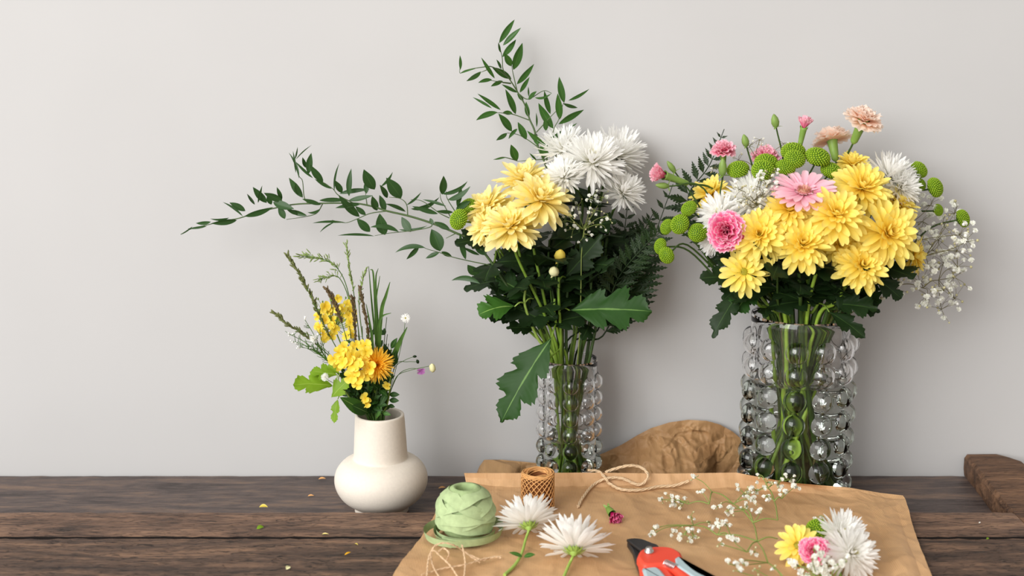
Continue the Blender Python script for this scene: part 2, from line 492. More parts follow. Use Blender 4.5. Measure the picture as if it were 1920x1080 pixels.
        for k, (n, L, e0, e1) in enumerate([(34, .95, 0, -6), (34, .95, 14, 10), (30, .9, 28, 26), (28, .8, 42, 44), (24, .7, 58, 62), (16, .6, 74, 80)]):
            for i in range(n):
                petal(mb, 2 * PI * (i + u(0, .9)) / n, .06, .02 + .03 * k, L * u(.85, 1.08), .032, e0 + u(-7, 7), e1 + u(-10, 10), .3, pr_strap, 4, 2)
    elif kind == 'cress':     # four petalled rapeseed flower
        for i in range(4):
            petal(mb, PI / 2 * i + u(-.15, .15), .05, 0, .95 * u(.9, 1.05), .5, 25 + u(-8, 8), -5 + u(-12, 12), .25, lambda t: pr_spoon(t), 6, 4)
        for i in range(6):
            petal(core, PI / 3 * i, .02, 0, .5, .05, 75, 85, .2, pr_needle, 3, 2)
    return mb, core
_cache = {}
def head_mesh(kind, var, mat, cmat=None):
    key = (kind, var, mat, cmat)
    if key not in _cache:
        a, b = mum_head(kind, var)
        _cache[key] = (a.mesh(kind + '_petals', [M[mat]]), b.mesh(kind + '_heart', [M[cmat]]) if cmat and b.v else None)
    return _cache[key]

def put_head(root, pos, axis, r, kind, mat, cmat=None, var=None, zs=1.0, pname='petals', cname='heart'):
    var = random.randrange(3) if var is None else var
    me, ce = head_mesh(kind, var, mat, cmat)
    q = Vector((0, 0, 1)).rotation_difference(axis.normalized()) @ Quaternion((0, 0, 1), R_(0, 6.28))
    for nm, mm in ((pname, me), (cname, ce)):
        if mm is None: continue
        o = link(nm, mm, root)
        o.location = pos - Vector(root.location)
        o.rotation_mode = 'QUATERNION'; o.rotation_quaternion = q
        o.scale = (r, r, r * zs)

def leafblade(mb, base, tip, w, nrm, bend=0.0, n=8, lobes=0, mat=0, fold=0.12, prof=None, fwd=0.0, sidebend=0.0):
    """blade from base to tip, w half width, nrm towards the upper side, bend lifts the middle along nrm"""
    base = Vector(base); tip = Vector(tip)
    ax = tip - base; L = ax.length
    if L < 1e-6: return
    side = ax.cross(nrm)
    if side.length < 1e-6: side = ax.cross(Vector((0.3, 1, 0.2)))
    side.normalize()
    nn = side.cross(ax).normalized()
    ctrl = (base + tip) / 2 + nn * bend * L + side * sidebend * L
    cols = [-1, -.7, -.38, -.06, 0, .06, .38, .7, 1] if lobes else [-1, -.5, 0, .5, 1]
    ph = (R_(-.16, .16), R_(-.16, .16)); tp = R_(14, 20)
    rows = []; ts = []
    for i in range(n + 1):
        t = i / n
        p = base * (1 - t) ** 2 + ctrl * (2 * t * (1 - t)) + tip * t * t
        tg = ((ctrl - base) * (1 - t) + (tip - ctrl) * t).normalized()
        sd = (side - tg * side.dot(tg)).normalized(); up = sd.cross(tg)
        row = []
        for c in cols:
            if prof: ww = prof(t)
            elif lobes:
                env = math.sin(PI * max(0.0, t) ** .85) ** .7 * (1.12 - .35 * t) if 0 < t < 1 else 0
                q = abs(math.sin(PI * (t * lobes * .62 + (ph[0] if c < 0 else ph[1]))))
                ww = max(.03, env * (.36 + .74 * q ** .62) * (1 + .09 * math.sin(t * lobes * tp)))
            else: ww = max(.02, math.sin(PI * t ** 0.85) ** 0.9)
            swp = .75 * w * ww * abs(c) * (1 - .3 * t) if lobes else 0
            row.append(p + sd * (w * ww * c) + tg * swp + up * (fold * w * ww * abs(c)) + tg * (fwd * L * abs(c) * (1 - t) * .3) + up * (0.07 * w * math.sin(9 * t + 4 * c + tp) * abs(c) if lobes else 0))
        rows.append(row); ts.append([abs(c) for c in cols])
    mb.grid(rows, ts, mat)

def rdir(zlo=-.4, zhi=.6):
    a = R_(0, 2 * PI)
    return Vector((math.cos(a), math.sin(a), R_(zlo, zhi))).normalized()

# ------------------------------------------------------------------ setting
def box(mb, x0, x1, y0, y1, z0, z1, mat=0, nx=1, ny=1, jit=0.0, ejit=0.0, fmat=0):
    """a plank: finely divided so its faces and edges can be uneven"""
    rnd = random.Random(int(abs(x0 * 977 + y0 * 131 + z1 * 53) * 100))
    xs = [x0 + (x1 - x0) * i / nx for i in range(nx + 1)]
    ys = [y0 + (y1 - y0) * i / ny for i in range(ny + 1)]
    e0 = [rnd.uniform(-ejit, ejit) for _ in xs]; e1 = [rnd.uniform(-ejit, ejit) for _ in xs]
    top = [[Vector((x, y + (e0[i] if j == 0 else e1[i] if j == ny else 0), z1 + (rnd.uniform(-jit, jit)) - (0.0012 if j in (0, ny) and ejit else 0))) for i, x in enumerate(xs)] for j, y in enumerate(ys)]
    bot = [[Vector((x, y, z0)) for x in xs] for y in ys]
    mb.grid(top, None, mat)
    mb.grid([r[::-1] for r in bot], None, mat)
    for j, fl in ((0, 0), (ny, 1)):
        a, b = (top[j], bot[j]) if not fl else (bot[j], top[j])
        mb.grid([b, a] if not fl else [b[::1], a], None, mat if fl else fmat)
    for i in (0, nx):
        a = [top[j][i] for j in range(ny + 1)]; b = [bot[j][i] for j in range(ny + 1)]
        mb.grid([a, b] if i == 0 else [b, a], None, mat)

mb = MB(); mb.grid([[Vector((-4, WALL, 0)), Vector((4, WALL, 0))], [Vector((-4, WALL, 3)), Vector((4, WALL, 3))]])
mb.grid([[Vector((-4, WALL + .12, 0)), Vector((4, WALL + .12, 0))], [Vector((-4, WALL + .12, 3)), Vector((4, WALL + .12, 3))]])
w_ = solo('wall_back', mb, M['wall'], 'white plaster wall behind the table', 'wall', (0, WALL, 0), kind='structure', smooth=False)
mb = MB(); box(mb, -4, 4, -3, WALL + .12, -.05, 0)
solo('floor', mb, M['floor'], 'floor below the table', 'floor', (0, 0, 0), kind='structure', smooth=False)

tb = thing('wooden_table', 'rustic dark brown plank table against the white wall', 'table', (0, 1.55, 0))
mb = MB(); box(mb, -1.2, .80, 1.60, 1.893, T - .03, T, nx=120, ny=8, jit=.0003, ejit=.0006); part('board', mb, M['board'], tb, False, 'smooth greyish recessed back board')
mb = MB(); box(mb, -1.2, .702, 1.571, 1.655, TOP - .04, TOP, nx=160, ny=8, jit=.0004, ejit=.0008, fmat=1); part('plank', mb, [M['plank'], M['gap_shade']], tb, False, 'narrow worn plank with dark nicks')
mb = MB(); box(mb, -1.2, .703, 1.30, 1.5650, TOP - .04, TOP - .0006, nx=160, ny=20, jit=.0006, ejit=.0012); part('plank', mb, M['plank2'], tb, False, 'wide rough front plank')
# cross beam at the right end, its far corner worn round
mb = MB()
rows = []
ysb = [1.30 + .02 * i for i in range(30)] + [1.893]
for y in ysb:
    u = max(0, (y - 1.86) / .033)
    xl = .700 + .020 * max(0, (y - 1.655) / .24) + R_(-.0012, .0012)
    xr = .80 - .028 * u ** 1.5 + R_(-.001, .001)
    z0, z1 = TOP - .04 if y < 1.64 else T - .0, TOP + R_(-.0008, .0008)
    if y < 1.64: z0 = TOP - .04
    zz = [z0, z0 + .012, z1 - .006, z1]
    rows.append([Vector((xl + .002, y, zz[0])), Vector((xl, y, zz[1])), Vector((xl, y, zz[2])), Vector((xl + .004, y, zz[3])), Vector((xl + .05, y, zz[3] + .0005)), Vector((xr - .004, y, zz[3])), Vector((xr, y, zz[2])), Vector((xr, y, zz[0]))])
mb.grid(rows, None, 0, True)
mb.add(rows[-1], [tuple(range(8))]); mb.add(rows[0], [tuple(range(8))[::-1]])
part('end_beam', mb, M['beam'], tb, False, 'lighter worn beam across the right end')
for sx in (-1.1, .72):
    for sy in (1.36, 1.82):
        mb = MB(); box(mb, sx - .035, sx + .035, sy - .035, sy + .035, 0, T - .03); part('leg', mb, M['plank2'], tb, False)

# ------------------------------------------------------------------ glass bubble vases
def bubble_vase(name, label, cx, cy, Rr, H, rows, cols, br, dz, z0, wet_rows, th, phase):
    root = thing(name, label, 'vase', (cx, cy, T + .0008), 'glass vases with rows of round bubbles')
    a = PI * Rr / cols; b = dz / 2
    K = 6                                                   # border points per side of a cell
    border = [(-1 + 2 * k / K, -1) for k in range(K)] + [(1, -1 + 2 * k / K) for k in range(K)] + [(1 - 2 * k / K, 1) for k in range(K)] + [(-1, 1 - 2 * k / K) for k in range(K)]
    S = len(border)
    def pt(rad, arc, z, thc=0.0):
        t = arc / Rr + thc
        return Vector((rad * math.sin(t), -rad * math.cos(t), z))
    def dome(rad, r, inner, k=.82):
        mbs = []
        for i in range(9):
            al = PI / 2 * (1 - i / 8)
            rho = r * math.sin(al) if i < 8 else 0.0
            h = r * math.cos(al) * k
            mbs.append((rho, h))
        return mbs
    def cell(mb, rad, r, thc, zc, flip):
        rowa = [pt(rad, x * a, zc + y * b, thc) for x, y in border]
        ang = [math.atan2(y * b, x * a) for x, y in border]
        rowb = [pt(rad, r * math.cos(q), zc + r * math.sin(q), thc) for q in ang]
        rws = [rowa, [p.lerp(q, .5) for p, q in zip(rowa, rowb)], rowb]
        rws[1] = [Vector((p.x, p.y, 0)).normalized() * rad + Vector((0, 0, p.z)) for p in rws[1]]
        mb.grid(rws if not flip else [r_[::-1] for r_ in rws], None, 0, True)
        return ang
    ang0 = [math.atan2(y * b, x * a) for x, y in border]
    def cap(mb, rad, r, flip, thc=0.0, zc=0.0, mat=0):
        rws = []
        for rho, h in dome(rad, r, flip)[:-1]:
            rws.append([pt(rad + h, rho * math.cos(q) * Rr / (Rr + h), zc + rho * math.sin(q), thc) for q in ang0])
        if flip: rws = [r_[::-1] for r_ in rws]
        mb.grid(rws, None, mat, True)
        apex = pt(rad + r * .82, 0, zc, thc)
        n = S
        mb.add(rws[-1] + [apex], [(k, (k + 1) % n, n) for k in range(n)], .5, mat)
    wz = z0 + dz * wet_rows
    ri = Rr - th; bi = br - th * .55
    body = MB(); wat = MB()
    for c in range(cols):
        thc = 2 * PI * c / cols + phase
        for r in range(rows):
            zc = z0 + dz * (r + .5)
            cell(body, Rr, br, thc, zc, False)
            if r < wet_rows:
                cell(wat, ri, bi, thc, zc, False); cap(wat, ri, bi, False, thc, zc)
            else:
                cell(body, ri, bi, thc, zc, True)
    nseg = cols * K
    def ringp(rad, z): return [pt(rad, 0, z, 2 * PI * (k / nseg) + phase - PI / cols) for k in range(nseg)]
    ztop = z0 + dz * rows
    up = [ringp(Rr, ztop), ringp(Rr, (ztop + H) / 2), ringp(Rr, H - .001), ringp(Rr - th * .5, H), ringp(ri, H - .001), ringp(ri, (ztop + H) / 2), ringp(ri, ztop)]
    body.grid(up, None, 0, True)
    lo = [ringp(1e-4, 0), ringp(Rr * .6, 0), ringp(Rr - .003, 0), ringp(Rr, .003), ringp(Rr, z0)]
    body.grid(lo, None, 0, True)
    # water: the side where it meets the glass and its free surface
    wl = [ringp(1e-4, .006), ringp(ri * .6, .006), ringp(ri - .003, .006), ringp(ri, .009), ringp(ri, z0)]
    wat.grid(wl, None, 0, True)
    wt = [ringp(ri, wz), ringp(ri - .002, wz - .001), ringp(ri * .6, wz - .0014), ringp(1e-4, wz - .0014)]
    wat.grid(wt, None, 1, True)
    def local(m_, o_): 
        m_.v = [p + o_ for p in m_.v]
    o = Vector(root.location)
    local(body, o); part('body', body, M['glass'], root)
    dry = MB(); cap(dry, Rr, br, False); cap(dry, ri, bi, True)
    wet = MB(); cap(wet, Rr, br, False)
    dm = dry.mesh('hollow_bubble', [M['glass']]); wm = wet.mesh('water_bubble', [M['glass']])
    for c in range(cols):
        for r in range(rows):
            bo = link('bubble', wm if r < wet_rows else dm, root)
            bo.location = (0, 0, z0 + dz * (r + .5)); bo.rotation_euler = (0, 0, 2 * PI * c / cols + phase)
    local(wat, o)
    return root, wat, o

pm = P(1066, 915, 1.82)
VM = dict(c=Vector((pm.x, 1.82, T)), R=.0415, H=.2135)
pr_ = P(1486, 925, 1.795)
VR = dict(c=Vector((pr_.x, 1.795, T)), R=.0725, H=.288)
r1, w1, o1 = bubble_vase('bubble_vase', 'narrow clear glass bubble vase holding white and pale yellow flowers', VM['c'].x, 1.82, VM['R'], VM['H'], 7, 9, .0119, .0254, .014, 3, .0022, 0.0)
solo('water', w1, [M['w_side'], M['w_top']], 'clear water in the bottom of the narrow bubble vase', 'water', o1, kind='stuff')
r2, w2, o2 = bubble_vase('bubble_vase', 'wide clear glass bubble vase holding the large mixed bouquet', VR['c'].x, 1.795, VR['R'], VR['H'], 7, 11, .0166, .0358, .012, 5, .0024, 0.29)
solo('water', w2, [M['w_side'], M['w_top']], 'clear water filling most of the wide bubble vase', 'water', o2, kind='stuff')

# ------------------------------------------------------------------ stoneware vase
vw = P(716, 955, 1.75)
VW = dict(c=Vector((vw.x, 1.75, T)), R=.029, H=.1485)
root = thing('stoneware_vase', 'squat off white stoneware vase with tall tapered neck holding wild flowers', 'vase', VW['c'])
prof = [(.0001, .0), (.036, .0), (.0395, .002), (.0395, .008), (.047, .0125), (.058, .022), (.0655, .034), (.0685, .046), (.0675, .057), (.063, .067), (.055, .0755), (.047, .0795), (.0408, .0815), (.0398, .0835), (.0392, .088), (.0380, .11), (.0368, .13), (.0358, .1455), (.0348, .1478), (.0332, .1485), (.0318, .1475), (.0312, .144), (.033, .12), (.034, .09), (.034, .07), (.0001, .065)]
mb = MB()
pr2 = catmull([Vector((r, 0, z)) for r, z in prof], 3)
lathe(mb, [(max(1e-4, p.x), p.z) for p in pr2], VW['c'], 72)
part('body', mb, M['ceramic'], root)

# ------------------------------------------------------------------ kraft paper
from mathutils import noise as mnoise
def crumple(p, amp, sc=14.0, seed=0.0):
    v = Vector((p[0] * sc + seed, p[1] * sc, seed * .37))
    w = Vector((mnoise.noise(v * .7), mnoise.noise(v * .7 + Vector((9, 4, 2))), 0)) * .6
    a = abs(mnoise.noise(v + w)); b = abs(mnoise.noise((v + w) * 2.3 + Vector((5, 2, 1)))); c = abs(mnoise.noise(v * 5.1 + Vector((1, 7, 3))))
    return amp * ((1 - a) ** 4 * 1.2 + (1 - b) ** 4 * .7 + (1 - c) ** 3 * .25 - .75)
def lerp_poly(pts, u):
    x = u * (len(pts) - 1); k = min(int(x), len(pts) - 2)
    return Vector(pts[k]).lerp(Vector(pts[k + 1]), x - k)
# front sheet: rows run from the turned up back edge to the front edge of the table
def edge(pts):            # (px, py, height above the paper plane)
    return [PZ(x, y, PAPER + h) for x, y, h in pts]
rowdefs = [edge([(870, 887, .022), (960, 887, .022), (1100, 886, .022), (1250, 888, .022), (1380, 886, .024), (1480, 905, .020), (1590, 914, .012), (1650, 924, .008), (1692, 929, .010)]),
           edge([(872, 901, .011), (965, 901, .011), (1100, 901, .011), (1250, 902, .012), (1380, 902, .012), (1490, 914, .010), (1600, 924, .006), (1655, 934, .004), (1696, 943, .003)]),
           edge([(874, 915, .0015), (968, 917, .0015), (1100, 917, .0015), (1250, 918, .001), (1390, 920, .001), (1500, 930, .001), (1610, 940, .001), (1660, 950, .001), (1701, 960, .001)]),
           edge([(822, 960, .000), (940, 962, 0), (1090, 962, 0), (1250, 962, 0), (1400, 964, 0), (1520, 968, 0), (1625, 972, 0), (1672, 978, .0), (1709, 985, .0)]),
           edge([(783, 1018, 0), (915, 1020, 0), (1080, 1020, 0), (1250, 1020, 0), (1410, 1020, 0), (1540, 1022, 0), (1640, 1025, .0), (1690, 1028, .0), (1725, 1032, .0)]),
           edge([(740, 1080, 0), (890, 1080, 0), (1070, 1080, 0), (1250, 1080, 0), (1420, 1080, 0), (1560, 1080, 0), (1660, 1080, .0), (1710, 1080, .0), (1745, 1080, .0)]),
           edge([(690, 1150, 0), (860, 1150, 0), (1060, 1150, 0), (1250, 1150, 0), (1430, 1150, 0), (1580, 1150, 0), (1680, 1150, .0), (1730, 1150, .0), (1770, 1150, .0)])]
mb = MB(); rows = []
NU, NV = 300, 170
for j in range(NV + 1):
    v = j / NV; v = v ** 1.15
    x = v * (len(rowdefs) - 1); k = min(int(x), len(rowdefs) - 2); fr = x - k
    row = []
    for i in range(NU + 1):
        u = i / NU
        a = lerp_poly(rowdefs[k], u); b = lerp_poly(rowdefs[k + 1], u)
        p = a.lerp(b, fr)
        flap = max(0, 1 - x / 2)
        amp = .0022 + .0035 * flap
        h = crumple(p, amp, 9, 1.3) + crumple(p, .0008 + .0016 * flap, 26, 4.0)
        h += .004 * max(0, 1 - ((u - .86) / .07) ** 2) * max(0, min(1, (v - .35) * 3)) + .006 * max(0, (u - .93) / .07) * max(0, 1 - v * 1.4)
        h += (.0022 * mnoise.noise(Vector((p.x * 7 + 3, p.y * 9, 1.7))) + .0012 * mnoise.noise(Vector((p.x * 17, p.y * 19, 4.1)))) * (1 - flap)
        p = p + Vector((0, -.3 * h * flap, 0))
        p.z += max(h + .003, .0006) * (1 - flap) + h * .12 * flap
        row.append(p)
    rows.append(row)
mb.grid(rows[::-1], None)
pap = solo('wrapping_paper', mb, M['paper'], 'large flat sheet of brown kraft paper under the tools and cut flowers', 'paper', PZ(1250, 1000, PAPER))
# back sheet: crumpled, standing up against the wall behind the vases
top = [(893, 889), (899, 874), (908, 862), (940, 862), (985, 866), (1040, 872), (1100, 862), (1135, 848), (1165, 834), (1195, 816), (1220, 803), (1255, 792), (1290, 787), (1325, 789), (1350, 796), (1375, 810), (1400, 832), (1420, 860)]
mb = MB(); rows = []
NU, NV = 260, 70
for j in range(NV + 1):
    v = j / NV
    row = []
    for i in range(NU + 1):
        u = i / NU
        x = u * (len(top) - 1); k = min(int(x), len(top) - 2); fr = x - k
        px = top[k][0] + (top[k + 1][0] - top[k][0]) * fr; py = top[k][1] + (top[k + 1][1] - top[k][1]) * fr
        tp = P(px, py, 1.886)
        gap = max(0, min(1, (px - 1140) / 60)) * max(0, min(1, (1345 - px) / 50))
        leftg = max(0, min(1, (985 - px) / 30))
        bt = Vector((tp.x, 1.882 - .10 * gap - .09 * leftg, T + .004))
        q = tp.lerp(bt, v)
        q.y += .03 * math.sin(PI * v) * gap                      # bellies back towards the wall
        q.z += .004 * math.sin(PI * v) * gap
        h = crumple((q.x * 1.2, q.z * 1.4), .009 * (.3 + .7 * gap), 13, 9.1) + crumple((q.x, q.z), .0035 * (.4 + .6 * gap), 34, 2.2)
        q.y = min(q.y - h * 1.0 * min(1, v * 5), WALL - .004)
        q.z += h * .3 * v
        row.append(q)
    rows.append(row)
mb.grid(rows, None)
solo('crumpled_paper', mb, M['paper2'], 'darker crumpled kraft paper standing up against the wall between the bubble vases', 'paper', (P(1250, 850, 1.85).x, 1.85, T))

from mathutils.bvhtree import BVHTree
_bv = BVHTree.FromPolygons([pap.matrix_basis @ v.co for v in pap.data.vertices], [tuple(p.vertices) for p in pap.data.polygons])
_PZ = PZ
def PZ(px, py, z):          # things meant for the paper follow its creases
    if z < PAPER - 1e-6: return _PZ(px, py, z)
    p = _PZ(px, py, z)
    for _ in range(4):
        hit = _bv.ray_cast(Vector((p.x, p.y, T + .5)), Vector((0, 0, -1)))
        if hit[0] is None: return p
        p = _PZ(px, py, hit[0].z + (z - PAPER) + .0005)
    return p

# ------------------------------------------------------------------ flowers that stand in a vase
def stem_path(V, head, axis, wob=.01, rmax=None, low=.012):
    c = V['c']; rmax = rmax or V['R'] * .62
    off = Vector((head.x - c.x, head.y - c.y, 0))
    l = off.length
    o2 = off.normalized() * min(rmax, l * .42) if l > 1e-4 else Vector()
    o2 += Vector((R_(-1, 1), R_(-1, 1), 0)) * V['R'] * .14
    if o2.length > V['R'] * .8: o2 = o2.normalized() * V['R'] * .8
    rim = c + o2 + Vector((0, 0, V['H']))
    b = -o2 * R_(.2, 1.0) + Vector((R_(-1, 1), R_(-1, 1), 0)) * V['R'] * .42
    if b.length > V['R'] * .8: b = b.normalized() * V['R'] * .8
    bot = c + b + Vector((0, 0, low))
    p1 = head - axis.normalized() * (head - rim).length * .22
    mid = p1.lerp(rim, .5) + Vector((R_(-wob, wob), R_(-wob, wob), -.01))
    return catmull([head, p1, mid, rim, rim.lerp(bot, .5), bot], 6)

def stem_leaves(mb, path, n, lo, hi, L0, L1, w, lobes=4, droop=.3, mat=0):
    m = len(path) - 1
    for _ in range(n):
        p = path[int(R_(lo, hi) * m)]
        d = rdir(-droop, .5); L = R_(L0, L1)
        leafblade(mb, p, p + d * L, L * w * R_(.8, 1.2), Vector((R_(-.5, .5), R_(-1.2, -.2), 1)), R_(.05, .22), 20 if lobes else 8, lobes, mat, .1)

def flower(V, px, py, rp, Y, ax, label, kind='yellow', mat='yellow', core='ycore', group=None, nleaf=3, name='chrysanthemum', cat='flower', sr=.0024, leafmat='leaf_d', stemmat='stem', var=None, zs=1.0, calyx=False, off=.12):
    ax = Vector(ax).normalized()
    c = P(px, py, Y); r = rp * mpp(c)
    hp = c - ax * (off * r)
    path = stem_path(V, hp, ax)
    root = thing(name, label, cat, path[-1], group)
    put_head(root, hp, ax, r, kind, mat, core, var, zs)
    s = MB()
    if calyx:
        cl = r * calyx
        pr = [(.0015, -cl * 1.05), (.0035, -cl), (r * .17, -cl * .9), (r * .2, -cl * .5), (r * .24, 0.0), (r * .30, r * .16), (r * .22, r * .1)]
        k = MB(); lathe(k, pr, hp, 14, axis=ax); part('calyx', k, M['calyx'], root)
        for i in range(5):
            q = Vector((0, 0, 1)).rotation_difference(ax)
        path = stem_path(V, hp - ax * cl, ax)
        root.location = path[-1]
        for ch in list(root.children): ch.location = ch.location + (Vector(hp) - Vector(hp))
        # re-seat children on the moved base
        for ch in root.children:
            if ch.name.startswith('calyx'): bpy.data.objects.remove(ch)
        for ch in root.children: ch.location = hp - path[-1]
        k = MB(); lathe(k, pr, hp, 14, axis=ax)
        for i in range(5):
            a = 2 * PI * i / 5; d = q @ Vector((math.cos(a), math.sin(a), 0))
            leafblade(k, hp + d * r * .22, hp + d * r * .30 + ax * r * .3, r * .09, d, 0, 4)
        part('calyx', k, M['calyx'], root)
    else:
        k = MB()
        lathe(k, [(.002, -.006), (r * .14, -.004), (r * .22, .003), (r * .26, r * .1)], hp, 14, axis=ax)
        for i in range(14):
            q = Vector((0, 0, 1)).rotation_difference(ax); a = 2 * PI * i / 14
            d = q @ Vector((math.cos(a), math.sin(a), 0))
            leafblade(k, hp + d * r * .1, hp + d * r * .4 + ax * r * .02, r * .06, -ax, 0, 3)
        part('calyx', k, M[stemmat], root)
    tube(s, path, sr * .75, sr * 1.25, 7); part('stem', s, M[stemmat], root)
    if nleaf:
        f = MB(); stem_leaves(f, path, nleaf, *((.2, .47, .045, .085) if V is VM else (.33, .5, .04, .068)), .33); part('leaves', f, M[leafmat], root)
    return root, path

G = 'pale yellow chrysanthemums in the narrow bubble vase'
for a in [(981, 338, 60, 1.81, (-.1, -.28, .95), 'pale yellow chrysanthemum topmost of the yellow group, just left of the white blooms'),
          (914, 388, 52, 1.79, (-.4, -.35, .85), 'pale yellow chrysanthemum on the group left edge touching the lime green buttons'),
          (1014, 374, 64, 1.75, (.2, -.5, .82), 'pale yellow chrysanthemum right of the group, petals reaching under the white blooms'),
          (958, 424, 62, 1.735, (-.15, -.48, .85), 'pale yellow chrysanthemum lowest and foremost of the group in the narrow vase'),
          (912, 424, 44, 1.765, (-.65, -.6, .3), 'pale yellow chrysanthemum low on the left, half hidden under its neighbours')]:
    flower(VM, *a, mat='yellow_pale', group=G, nleaf=5, stemmat='stem')
G = 'white spider chrysanthemums in the narrow bubble vase'
for a in [(1056, 280, 56, 1.83, (-.25, -.35, .9), 'white spider chrysanthemum at upper left of the white group below the upright leafy branch'),
          (1158, 288, 62, 1.845, (.3, -.35, .9), 'white spider chrysanthemum at upper right of the white group near the wall'),
          (1110, 302, 64, 1.785, (.02, -.6, .8), 'large white spider chrysanthemum in the middle front of the white group'),
          (1056, 330, 44, 1.775, (-.45, -.5, .7), 'smaller white spider chrysanthemum directly above the right pale yellow bloom'),
          (1169, 360, 46, 1.80, (.3, -.45, .85), 'white spider chrysanthemum hanging lowest on the right of the narrow vase')]:
    flower(VM, *a, kind='spider', mat='white', core='wcore', group=G, nleaf=3, name='spider_chrysanthemum', stemmat='stem_d')

G = 'yellow chrysanthemums in the wide bubble vase'
for i, a in enumerate([(1333, 364, 44, 1.80, (-.4, -.4, .8), 'yellow chrysanthemum peeking out behind pink carnation buds at the bouquet left'),
          (1424, 440, 60, 1.69, (-.2, -.85, .4), 'yellow chrysanthemum right beside the bright pink carnation'),
          (1480, 394, 52, 1.70, (-.1, -.7, .7), 'yellow chrysanthemum directly below the left petals of the pink gerbera'),
          (1505, 458, 60, 1.675, (-.05, -.8, .55), 'yellow chrysanthemum hanging low in the bouquet middle above the dark leaves'),
          (1568, 402, 62, 1.675, (-.05, -.75, .6), 'yellow chrysanthemum in the bouquet middle, lower right of the pink gerbera'),
          (1617, 352, 60, 1.72, (.12, -.7, .7), 'yellow chrysanthemum highest of the front ones, below the peach carnations'),
          (1664, 437, 68, 1.68, (.25, -.85, .4), 'largest yellow chrysanthemum with dark heart at the bouquet right'),
          (1616, 497, 56, 1.675, (.1, -.8, .45), 'yellow chrysanthemum lowest at right, tilted down over the dark leaves'),
          (1576, 458, 48, 1.70, (.0, -.9, .3), 'yellow chrysanthemum wedged behind three front yellow blooms, mostly covered'),
          (1684, 380, 44, 1.76, (.5, -.4, .75), 'yellow chrysanthemum half hidden behind the largest one, below the right white bloom'),
          (1714, 480, 40, 1.74, (.75, -.4, .0), 'yellow chrysanthemum seen from the side at the far right beside white sprays'),
          (1598, 308, 36, 1.80, (.0, -.4, .9), 'yellow chrysanthemum at the top behind, beneath the tall peach carnation')]):
    flower(VR, *a, group=G, nleaf=3, stemmat=('stem_d', 'stem_v', 'stem_d')[i % 3], sr=.0029)
flower(VR, 1395, 510, 48, 1.69, (-.2, -.9, .35), 'small open yellow daisy like chrysanthemum hanging lowest at left of the wide vase', kind='daisy', group=G, nleaf=3)
G = 'white spider chrysanthemums in the wide bubble vase'
for a in [(1412, 372, 56, 1.745, (-.2, -.55, .8), 'white spider chrysanthemum under the baby breath, left of the pink gerbera'),
          (1350, 402, 46, 1.745, (-.5, -.65, .5), 'white spider chrysanthemum directly above the bright pink carnation'),
          (1338, 448, 34, 1.755, (-.5, -.7, -.2), 'white spider chrysanthemum showing drooping petals below the bright pink carnation'),
          (1668, 330, 56, 1.78, (.3, -.3, .9), 'white spider chrysanthemum at top right beside the lime green buttons'),
          (1690, 352, 40, 1.765, (.35, -.75, .4), 'smaller white spider chrysanthemum under the top right white one')]:
    flower(VR, *a, kind='spider', mat='white', core='wcore', group=G, nleaf=2, name='spider_chrysanthemum')
flower(VR, 1507, 360, 66, 1.705, (-.02, -.42, .9), 'large pale pink gerbera daisy in the middle of the wide bouquet', kind='gerbera', mat='gerbera', core='gcore', name='gerbera', nleaf=0, sr=.003, off=.05)

G = 'lime green button chrysanthemums in the wide bubble vase'
btn = [(1487, 287, 24, 1.79, (0, -.3, .9), 'lime green button flower topmost, below the small pink carnation'),
       (1490, 300, 21, 1.755, (0, -.6, .8), 'lime green button flower tucked right under the topmost one'),
       (1532, 297, 25, 1.76, (.2, -.3, .9), 'lime green button flower right beneath the back turned peach carnation'),
       (1384, 320, 22, 1.77, (-.2, -.3, .9), 'lime green button flower leftmost of the upper row beside the upright green bud'),
       (1436, 307, 23, 1.765, (0, -.3, .9), 'lime green button flower covering the pink carnation behind it'),
       (1431, 321, 23, 1.745, (-.1, -.6, .7), 'lime green button flower sitting just above the white baby breath clusters'),
       (1472, 316, 20, 1.75, (.1, -.4, .9), 'lime green button flower touching the upper left of the pink gerbera'),
       (1557, 322, 21, 1.76, (.3, -.4, .8), 'lime green button flower touching the upper right of the pink gerbera'),
       (1293, 392, 17, 1.755, (-.7, -.4, .7), 'lime green button flower highest of the left cluster'),
       (1276, 421, 20, 1.745, (-.7, -.6, .4), 'lime green button flower in the middle of the left cluster'),
       (1308, 437, 19, 1.74, (-.1, -.9, .5), 'lime green button flower of the left cluster closest to the bright pink carnation'),
       (1252, 426, 16, 1.765, (-.9, -.3, .5), 'lime green button flower on the outer left of the cluster'),
       (1240, 462, 16, 1.755, (-.9, -.3, .2), 'lime green button flower above the lowest one at far left'),
       (1251, 478, 17, 1.74, (-.7, -.6, -.2), 'lime green button flower hanging lowest at the far left of the wide vase'),
       (1722, 319, 18, 1.80, (.6, -.4, .7), 'lime green button flower highest on the bouquet right side'),
       (1723, 346, 14, 1.795, (.5, -.5, .6), 'small lime green button flower below the highest right one'),
       (1751, 352, 20, 1.785, (.7, -.5, .4), 'lime green button flower right of the small one at the upper right'),
       (1758, 394, 12, 1.80, (.6, -.6, .3), 'lime green button flower behind white sprays at the right'),
       (1803, 410, 18, 1.80, (.8, -.4, .4), 'lime green button flower farthest to the right among the white sprays')]
for a in btn:
    flower(VR, *a, kind='button', mat='green_button', core='green_button', group=G, nleaf=0, name='button_chrysanthemum', sr=.0016, stemmat='stem_d')
G = 'lime green button chrysanthemums in the narrow bubble vase'
